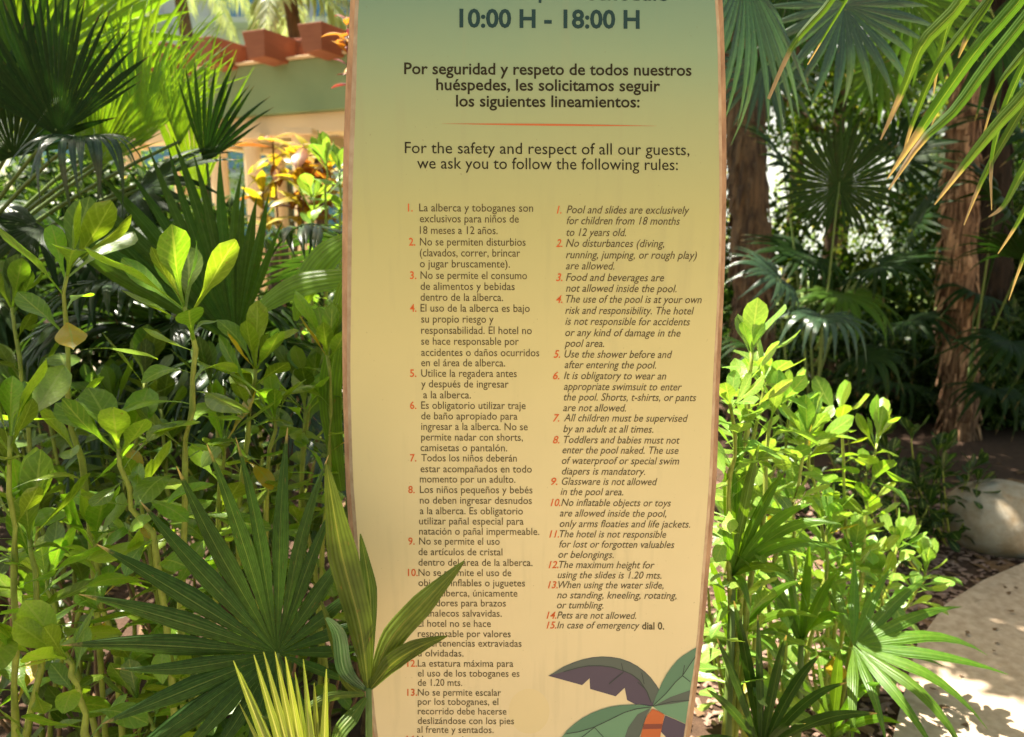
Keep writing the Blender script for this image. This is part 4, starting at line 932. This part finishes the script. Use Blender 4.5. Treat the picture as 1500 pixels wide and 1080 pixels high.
# ------------------------------------------------------------------ left: shrubs
LS = 'shrub'
left = [
 ((120, 1080), 1.55, [([(150, 1000), (125, 720), (103, 600), (98, 480), (97, 400)], .0)], 'tall shoot at the far left topped by an upright leaf, its leaves well spaced', .115, 11, 6),
 ((262, 1080), 1.45, [([(265, 1000), (268, 720), (276, 620), (285, 520), (272, 450)], .0)], 'tallest shrub shoot left of the sign with a large upright top leaf', .118, 14, 7),
 ((370, 1080), 1.65, [([(350, 1000), (352, 720), (368, 600), (374, 540)], .0), ([(365, 1000), (390, 760), (395, 680), (405, 610)], .05)], 'shrub with paired shoots midway between the tall shoot and the sign', .10, 12, 6),
 ((235, 1100), 1.38, [([(250, 1000), (228, 800), (190, 740), (178, 655)], .0)], 'leaning yellow stemmed shoot below the tall shoots', .105, 11, 6),
 ((478, 1080), 1.75, [([(470, 1000), (476, 760), (485, 640), (482, 520)], .0), ([(480, 1000), (455, 800), (440, 700), (448, 600)], .05)], 'shrub shoots standing right against the left edge of the sign', .105, 13, 7),
 ((130, 1150), 1.22, [([(140, 1150), (126, 1060), (112, 1000), (100, 965)], .0)], 'short near shoot in the lower left with broad rounded leaves', .085, 6, 5),
 ((20, 1120), 1.35, [([(20, 1100), (25, 900), (20, 760), (10, 640)], .0), ([(40, 1100), (60, 960), (50, 860), (40, 790)], .05)], 'shrub cut by the left edge of the picture', .11, 13, 7),
 ((45, 1080), 1.9, [([(60, 1000), (50, 700), (30, 560), (18, 450)], .05), ([(80, 1000), (170, 760), (200, 640), (215, 560)], .05)], 'shrub standing behind the far left shoot', .11, 14, 7),
 ((320, 1100), 1.6, [([(300, 1050), (315, 850), (320, 740), (330, 650)], .0), ([(290, 1050), (240, 900), (215, 800), (205, 720)], .05)], 'shrub behind the big fan leaf in the lower left', .10, 13, 6),
 ((180, 1100), 1.5, [([(180, 1100), (170, 950), (150, 880), (140, 790)], .0), ([(150, 1100), (100, 960), (80, 900), (70, 850)], .05)], 'low shrub behind the short near shoot', .09, 13, 6),
 ((420, 1100), 1.9, [([(420, 1050), (430, 850), (445, 700), (455, 560)], .0), ([(400, 1050), (340, 850), (325, 700), (310, 560)], .05)], 'shrub in the second row left of the sign', .105, 14, 7),
 ((200, 1100), 2.1, [([(200, 1050), (190, 800), (180, 700), (170, 600)], .0), ([(120, 1050), (110, 850), (90, 700), (70, 600)], .05), ([(260, 1050), (262, 850), (245, 700), (235, 600)], .05)], 'dense shrub in the second row of the left bed', .105, 15, 7),
 ((300, 1120), 1.42, [([(300, 1150), (300, 1080), (290, 1040), (280, 1000)], .0), ([(330, 1150), (240, 1080), (220, 1060), (200, 1030)], .05)], 'low leafy shoots at the bottom edge under the big fan', .085, 8, 6),
]
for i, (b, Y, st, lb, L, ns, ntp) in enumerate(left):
    shrub(b[0], b[1], Y, st, LS if i not in (7, 10, 11) else 'shrub_shaded', L, lb, 50+i, ns, ntp, start=.25, rad=.0062)
q = random.Random(77)
ORD = 'first second third fourth fifth sixth seventh eighth ninth tenth eleventh twelfth'.split()
def filler(x0, x1, y0, y1, h0, h1, n, mat, label, group, L, sd):
    for i in range(n):
        x, y = x0+(x1-x0)*((i+.5+q.uniform(-.4, .4))/n), q.uniform(y0, y1)
        r = empty('leafy_shrub', (x, y, 0), label+', '+ORD[i]+' from the left', 'shrub', group)
        for k in range(3):
            h = q.uniform(h0, h1); dx, dy = q.uniform(-.22, .22), q.uniform(-.2, .2)
            shrub_stem_leaves(r, [(x, y, 0), (x+dx*.5, y+dy*.4, h*.5), (x+dx, y+dy, h)], M[mat], 13, 7, L, sd+i*10+k, start=.2, rad=.005)
filler(-2.3, -.25, 2.25, 2.7, .55, 1.05, 11, 'shrub_shaded', 'half hidden shrub in the back row of the left bed', 'shrubs of the back row in the left bed', .16, 3000)
filler(-1.25, -.2, 1.5, 1.8, .25, .55, 7, 'shrub_shaded', 'knee high shrub at the foot of the left shoots', 'low shrubs at the foot of the left bed', .12, 3300)
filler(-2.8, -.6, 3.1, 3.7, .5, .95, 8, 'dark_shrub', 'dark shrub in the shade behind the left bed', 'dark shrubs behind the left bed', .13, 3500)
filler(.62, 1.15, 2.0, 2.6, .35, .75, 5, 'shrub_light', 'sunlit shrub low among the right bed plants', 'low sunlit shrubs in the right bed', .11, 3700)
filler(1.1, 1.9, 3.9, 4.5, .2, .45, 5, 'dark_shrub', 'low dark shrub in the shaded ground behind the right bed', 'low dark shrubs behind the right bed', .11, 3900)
# bare twigs and old stems under the left shrubs
tw = empty('old_shrub_base', (-1.0, 1.85, 0), 'tangle of bare brown stems under the left shrubs', 'shrub')
for k in range(34):
    x = rnd.uniform(-1.45, -.3); y = rnd.uniform(1.55, 2.2)
    branch(tw, [(x, y, -.02), (x+rnd.uniform(-.1, .1), y+rnd.uniform(-.1, .1), .25), (x+rnd.uniform(-.25, .25), y+rnd.uniform(-.15, .15), rnd.uniform(.45, .85))], .008, .003, 'twig', 'stem', 7, 6, sd=k)
# bright shrub by the sign edge, upper left
shrub(480, 400, 3.1, [([(480, 500), (480, 400), (478, 300), (480, 240)], 0), ([(465, 500), (455, 400), (460, 330), (458, 290)], .1), ([(495, 500), (497, 380), (497, 300), (499, 250)], .05)],
      'shrub_light', .09, 'bright green shrub against the sign below the croton', 80, 14, 8)
big = empty('broad_leaf_plant', (P(470, 400, 2.2).x, 2.25, 0), 'plant with long broad arching leaves behind the left edge of the sign', 'plant')
for pts, w, Y in (([(505, 405), (440, 415), (395, 440), (372, 465)], [16, 22, 15, 2], 2.0), ([(520, 345), (480, 370), (450, 410), (432, 470)], [10, 24, 22, 3], 2.1), ([(510, 520), (497, 470), (505, 430), (520, 380)], [3, 12, 16, 3], 1.9), ([(500, 720), (484, 600), (488, 530), (505, 470)], [6, 17, 17, 3], 1.75)):
    blade('leaf', [P(x, y, Y) for x, y in pts], [a/F*Y for a in w], M['fan_lit'], big, fold=.2, normal=Vector((.1, -.8, .6)))
branch(big, [(big.location.x, 2.25, 0), P(515, 560, 2.15), P(512, 380, 2.1)], .015, .008, 'petiole', 'stem', 8, 7)
# crotons
def croton(px, py, Y, h, n, mat, L, label, sd, spread=.35):
    b = P(px, py, Y); b.z = 0; r = empty('croton', b, label, 'shrub'); q = random.Random(sd)
    for s in range(6):
        tp_ = P(px, py, Y)+Vector((q.uniform(-spread, spread), q.uniform(-.2, .2), q.uniform(-.22, .18)))
        path = [b, b.lerp(tp_, .5)+Vector((q.uniform(-.1, .1), 0, 0)), tp_]
        pth = smoothpath(path, 10)
        v, f, u = tube(pth, [.010-.0006*i for i in range(10)], 6); loc_mesh('stem', v, f, M['twig'], r, u)
        for k in range(n):
            t = 1-.16*(k/n)**1.2; x = t*9; i = min(int(x), 8); p = pth[i].lerp(pth[i+1], x-i)
            az = k*2.4; el = q.uniform(-.6, .8)+.5*(t-.8)*3
            dd = Vector((math.cos(az)*math.cos(el), math.sin(az)*math.cos(el), math.sin(el)))
            kk = q.randrange(4)
            me = unit(('cr', kk), lambda: strap_leaf(kk+7, .19, .5, None, .3, ns=7, peak=.5), M[mat], 'leaf')
            link('leaf', me, r, frame(p, dd, Vector((q.uniform(-.3, .3), q.uniform(-.3, .3), 1)), L*q.uniform(.7, 1.15)))
    return r
croton(440, 222, 4.2, 1.2, 15, 'croton', .21, 'yellow and orange croton bush in front of the pavilion columns', 1, .26)
croton(512, 92, 3.6, 1.2, 12, 'croton_red', .11, 'red and orange croton tips showing beside the upper left edge of the sign', 2, .07)

# ------------------------------------------------------------------ left: palms
lf = fpalm(-2.2, 2.9, 'large fan palm at the upper left with bright backlit leaves behind a dark one')
branch(lf, [(-2.25, 2.95, -.02), (-2.3, 2.95, .7), (-2.2, 2.9, 1.35)], .10, .08, 'bark_grey', 'trunk', 10, 10)
core = (-2.2, 2.9, 1.35)
LF = [ # px, py, Y, axis, normal, L, n, spread, droop, mat
 (85, 200, 2.35, (0, -.05, 1), (0, -1, .1), .42, 38, 120, .08, 'fan_shaded'),
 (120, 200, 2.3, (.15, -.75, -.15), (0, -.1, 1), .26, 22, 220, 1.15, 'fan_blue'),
 (15, 130, 2.9, (-.1, 0, 1), (0, -1, .1), .72, 34, 160, .1, 'fan_lit'),
 (160, 210, 3.0, (.25, 0, 1), (.1, -1, .1), .66, 32, 110, .1, 'fan_lit'),
 (205, 215, 2.8, (.22, .1, 1), (.1, -1, .2), .52, 26, 75, .15, 'fan_lit'),
 (262, 215, 2.75, (.15, .05, .9), (.1, -1, .2), .36, 26, 50, .15, 'fan_lit'),
 (300, 235, 2.9, (.6, 0, .9), (.1, -1, .2), .20, 14, 60, .1, 'fan_shaded'),
 (140, 245, 2.6, (.3, -.1, .8), (0, -1, .2), .34, 26, 100, .15, 'fan_lit'),
 (20, 230, 2.5, (-.2, -.2, .8), (0, -1, .3), .45, 20, 180, .3, 'fan_shaded'),
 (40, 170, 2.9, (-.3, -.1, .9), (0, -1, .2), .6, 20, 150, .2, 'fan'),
 (200, 280, 2.7, (.7, -.3, .2), (0, -.6, .8), .42, 20, 200, .5, 'fan_shaded'),
 (60, 330, 2.6, (-.2, -.5, -.2), (0, -.6, .8), .42, 20, 220, .7, 'fan_shaded'),
 (160, 360, 2.9, (.4, -.5, -.3), (0, -.6, .8), .42, 20, 220, .7, 'fan_shaded'),
 (110, 60, 3.8, (.1, 0, 1), (0, -1, .1), .7, 22, 200, .1, 'fan_lit'),
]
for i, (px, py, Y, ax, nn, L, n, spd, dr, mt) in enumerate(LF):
    fan(lf, P(px, py, Y), ax, nn, L, n, spd, .62 if mt == 'fan_shaded' and i == 0 else .5, dr, mt, base=core, sd=100+i, pr=.007, cone=.08)
l2 = fpalm(P(335, 520, 2.4).x, 2.45, 'upright fan palm with narrow green blades left of the sign')
hub = P(345, 505, 2.2)
fan_traced(l2, hub, [P(x, y, Y) for x, y, Y in ((40, 322, 2.0), (52, 300, 2.1), (90, 288, 2.2), (118, 262, 2.2), (150, 243, 2.3), (190, 240, 2.3), (205, 205, 2.3), (232, 208, 2.3), (258, 195, 2.3), (285, 210, 2.25), (310, 222, 2.25), (335, 240, 2.2), (352, 262, 2.2), (372, 280, 2.15), (392, 290, 2.1), (410, 320, 2.1))],
           (l2.location.x, 2.4, .3), 'fan', .55, .45, .02)
fan(l2, P(300, 240, 2.7), (.4, -.1, .9), (0, -1, .2), .36, 12, 70, .5, .12, 'fan_shaded', base=(l2.location.x, 2.45, .5), sd=140)
fan(l2, P(290, 300, 3.2), (.05, 0, 1), (0, -1, .1), .66, 14, 50, .5, .1, 'fan_lit', base=(l2.location.x, 2.5, .5), sd=141)
# feather palms
fp = empty('feather_palm', (P(300, 500, 2.9).x, 3.0, 0), 'feather leaved palm drooping darkly behind the left shrubs', 'palm tree')
bx = fp.location
for i, (tx_, ty, tY, lift, L, mt) in enumerate([(470, 330, 2.4, .5, .36, 'feather'), (120, 420, 2.4, .45, .36, 'feather'), (200, 600, 2.2, .5, .34, 'feather'), (430, 560, 2.2, .5, .36, 'feather'), (30, 520, 2.6, .6, .36, 'feather'),
        (330, 640, 2.1, .6, .34, 'feather'), (490, 700, 2.1, .6, .30, 'fan_blue'), (100, 700, 2.2, .6, .3, 'feather'), (380, 450, 2.3, .4, .34, 'feather'), (250, 480, 2.4, .4, .34, 'feather')]):
    feather(fp, (bx.x+.01*i, bx.y, .75), P(tx_, ty, tY), (0, 0, lift), L, 30, mt, joined=True, sd=200+i, hang=.55, lw=.055)
branch(fp, [(bx.x, bx.y, -.02), (bx.x, bx.y, .8)], .09, .07, 'bark_grey', 'trunk', 6, 9)
dk = empty('feather_palm', (-2.9, 4.6, 0), 'feather palm deep in shade at the left edge', 'palm tree')
for i in range(11):
    a = rnd.uniform(-2.9, .2)
    feather(dk, (-2.9, 4.6, 1.0), (-2.9+1.5*math.cos(a)+.3, 4.6+1.1*math.sin(a), rnd.uniform(.3, 1.7)), (0, 0, .6), .42, 30, 'feather', True, 230+i, .5, .06)
branch(dk, [(-2.9, 4.6, -.02), (-2.9, 4.6, 1.05)], .11, .09, 'bark_grey', 'trunk', 6, 9)
# pale coconut palms far behind, top of the frame
for i, (px, py, Y, n, lb) in enumerate([(420, -30, 13, 15, 'pale sunlit feather palm drooping over the pavilion roof beside the sign'), (255, -60, 15, 13, 'pale feather palm farther left above the pavilion roof'), (1170, -70, 15, 11, 'feather palm far behind the gap between the right trunks')]):
    top_ = P(px, py, Y); r = empty('coconut_palm', (top_.x+.3, Y+.2, 0), lb, 'palm tree')
    branch(r, [(top_.x+.3, Y+.2, 0), (top_.x+.25, Y+.1, top_.z*.5), top_], .16, .11, 'bark_grey', 'trunk', 12, 10)
    for k in range(n):
        a = k*2.4; l = rnd.uniform(1.6, 2.3)
        feather(r, top_, top_+Vector((math.cos(a)*l, math.sin(a)*l, rnd.uniform(-1.3, .5))), (0, 0, rnd.uniform(.5, 1)), .6, 34, 'feather_pale' if i < 2 else 'feather', True, 250+i*20+k, .6, .05)

# ------------------------------------------------------------------ near left: the large fan leaf and the young palm before the sign
nf = fpalm(P(405, 960, 1.2).x, 1.22, 'near fan palm with one large flat leaf of pointed fingers in the lower left')
hub = P(406, 957, 1.12)
tips = [(140, 1150, 1.0), (136, 1066, 1.0), (157, 999, 1.02), (90, 935, 1.04), (107, 860, 1.06), (146, 797, 1.08), (200, 740, 1.1), (252, 690, 1.12), (308, 640, 1.13), (358, 648, 1.14), (413, 630, 1.15), (467, 655, 1.15), (484, 735, 1.14), (520, 790, 1.15), (545, 850, 1.15), (556, 905, 1.15), (550, 955, 1.15), (520, 1005, 1.13)]
fan_traced(nf, hub, [P(*t) for t in tips], (nf.location.x, 1.24, .05), 'fan_near', .46, .30, .015)
tips2 = [(455, 1080, 1.05), (400, 1120, 1.05), (350, 1130, 1.03), (300, 1135, 1.02), (250, 1120, 1.0), (205, 1100, 1.0)]
fan_traced(nf, hub+Vector((0, .004, 0)), [P(*t) for t in tips2[::-1]], (nf.location.x, 1.24, .05), 'fan_near', .5, .3, .03)
yg = empty('young_palm', (P(538, 1100, 1.12).x, 1.13, 0), 'young palm with four broad leaflets growing in front of the sign at its lower left', 'palm plant')
K = P(540, 1008, 1.10)
YG = [ # path px with depth; half widths px
 ([(539, 1010, 1.10), (528, 920, 1.09), (500, 810, 1.08), (478, 680, 1.07)], [4, 20, 24, 2]),
 ([(540, 1008, 1.10), (544, 930, 1.12), (541, 860, 1.14), (528, 782, 1.16)], [2, 7, 15, 1]),
 ([(541, 1008, 1.10), (570, 940, 1.09), (618, 885, 1.08), (680, 822, 1.08)], [3, 20, 19, 1]),
 ([(542, 1010, 1.10), (572, 975, 1.08), (610, 950, 1.07), (655, 932, 1.06)], [3, 17, 15, 1]),
 ([(537, 1012, 1.10), (505, 985, 1.07), (495, 930, 1.05), (478, 905, 1.04)], [2, 14, 12, 2]),
 ([(536, 1022, 1.09), (515, 1050, 1.06), (495, 1075, 1.04), (485, 1110, 1.03)], [3, 13, 13, 2]),
 ([(534, 1018, 1.09), (480, 1022, 1.06), (430, 1048, 1.04), (370, 1052, 1.03)], [3, 8, 6, 1]),
 ([(534, 1018, 1.10), (508, 1000, 1.11), (490, 940, 1.12), (470, 880, 1.13)], [2, 10, 10, 1]),
]
v, f, u = tube([(yg.location.x, 1.13, -.02), P(541, 1180, 1.12), K], [.010, .008, .005], 8); fr0 = loc_mesh('frond', v, f, M['petiole'], yg, u)
for i, (pts, w) in enumerate(YG):
    blade('leaflet', [P(*p) for p in pts], [a/F*1.09 for a in w], M['fan_blue'] if i == 4 else M['young'], fr0, fold=.28, normal=Vector((rnd.uniform(-.3, .3), -1, .3)), twist=rnd.uniform(-.5, .5), n=18)
yy = empty('young_palm', (P(440, 1200, 1.0).x, 1.02, 0), 'pale yellow unopened palm leaf spikes at the bottom edge before the fan', 'palm plant')
hb2 = P(470, 1290, 1.0)
v, f, u = tube([(yy.location.x, 1.02, -.02), hb2], [.012, .007], 8); fr1 = loc_mesh('frond', v, f, M['petiole'], yy, u)
for i, (tx_, ty) in enumerate([(342, 968), (352, 985), (372, 960), (386, 955), (403, 955), (418, 962), (444, 966), (478, 980), (432, 985), (395, 985), (350, 1030), (365, 1010), (460, 1000)]):
    t = P(tx_, ty, .98+.006*i); blade('leaflet', [hb2, hb2.lerp(t, .55), t], [.002, .0085, .0006], M['yellow'], fr1, fold=.5, n=10, normal=Vector((rnd.uniform(-.5, .5), -1, .2)))
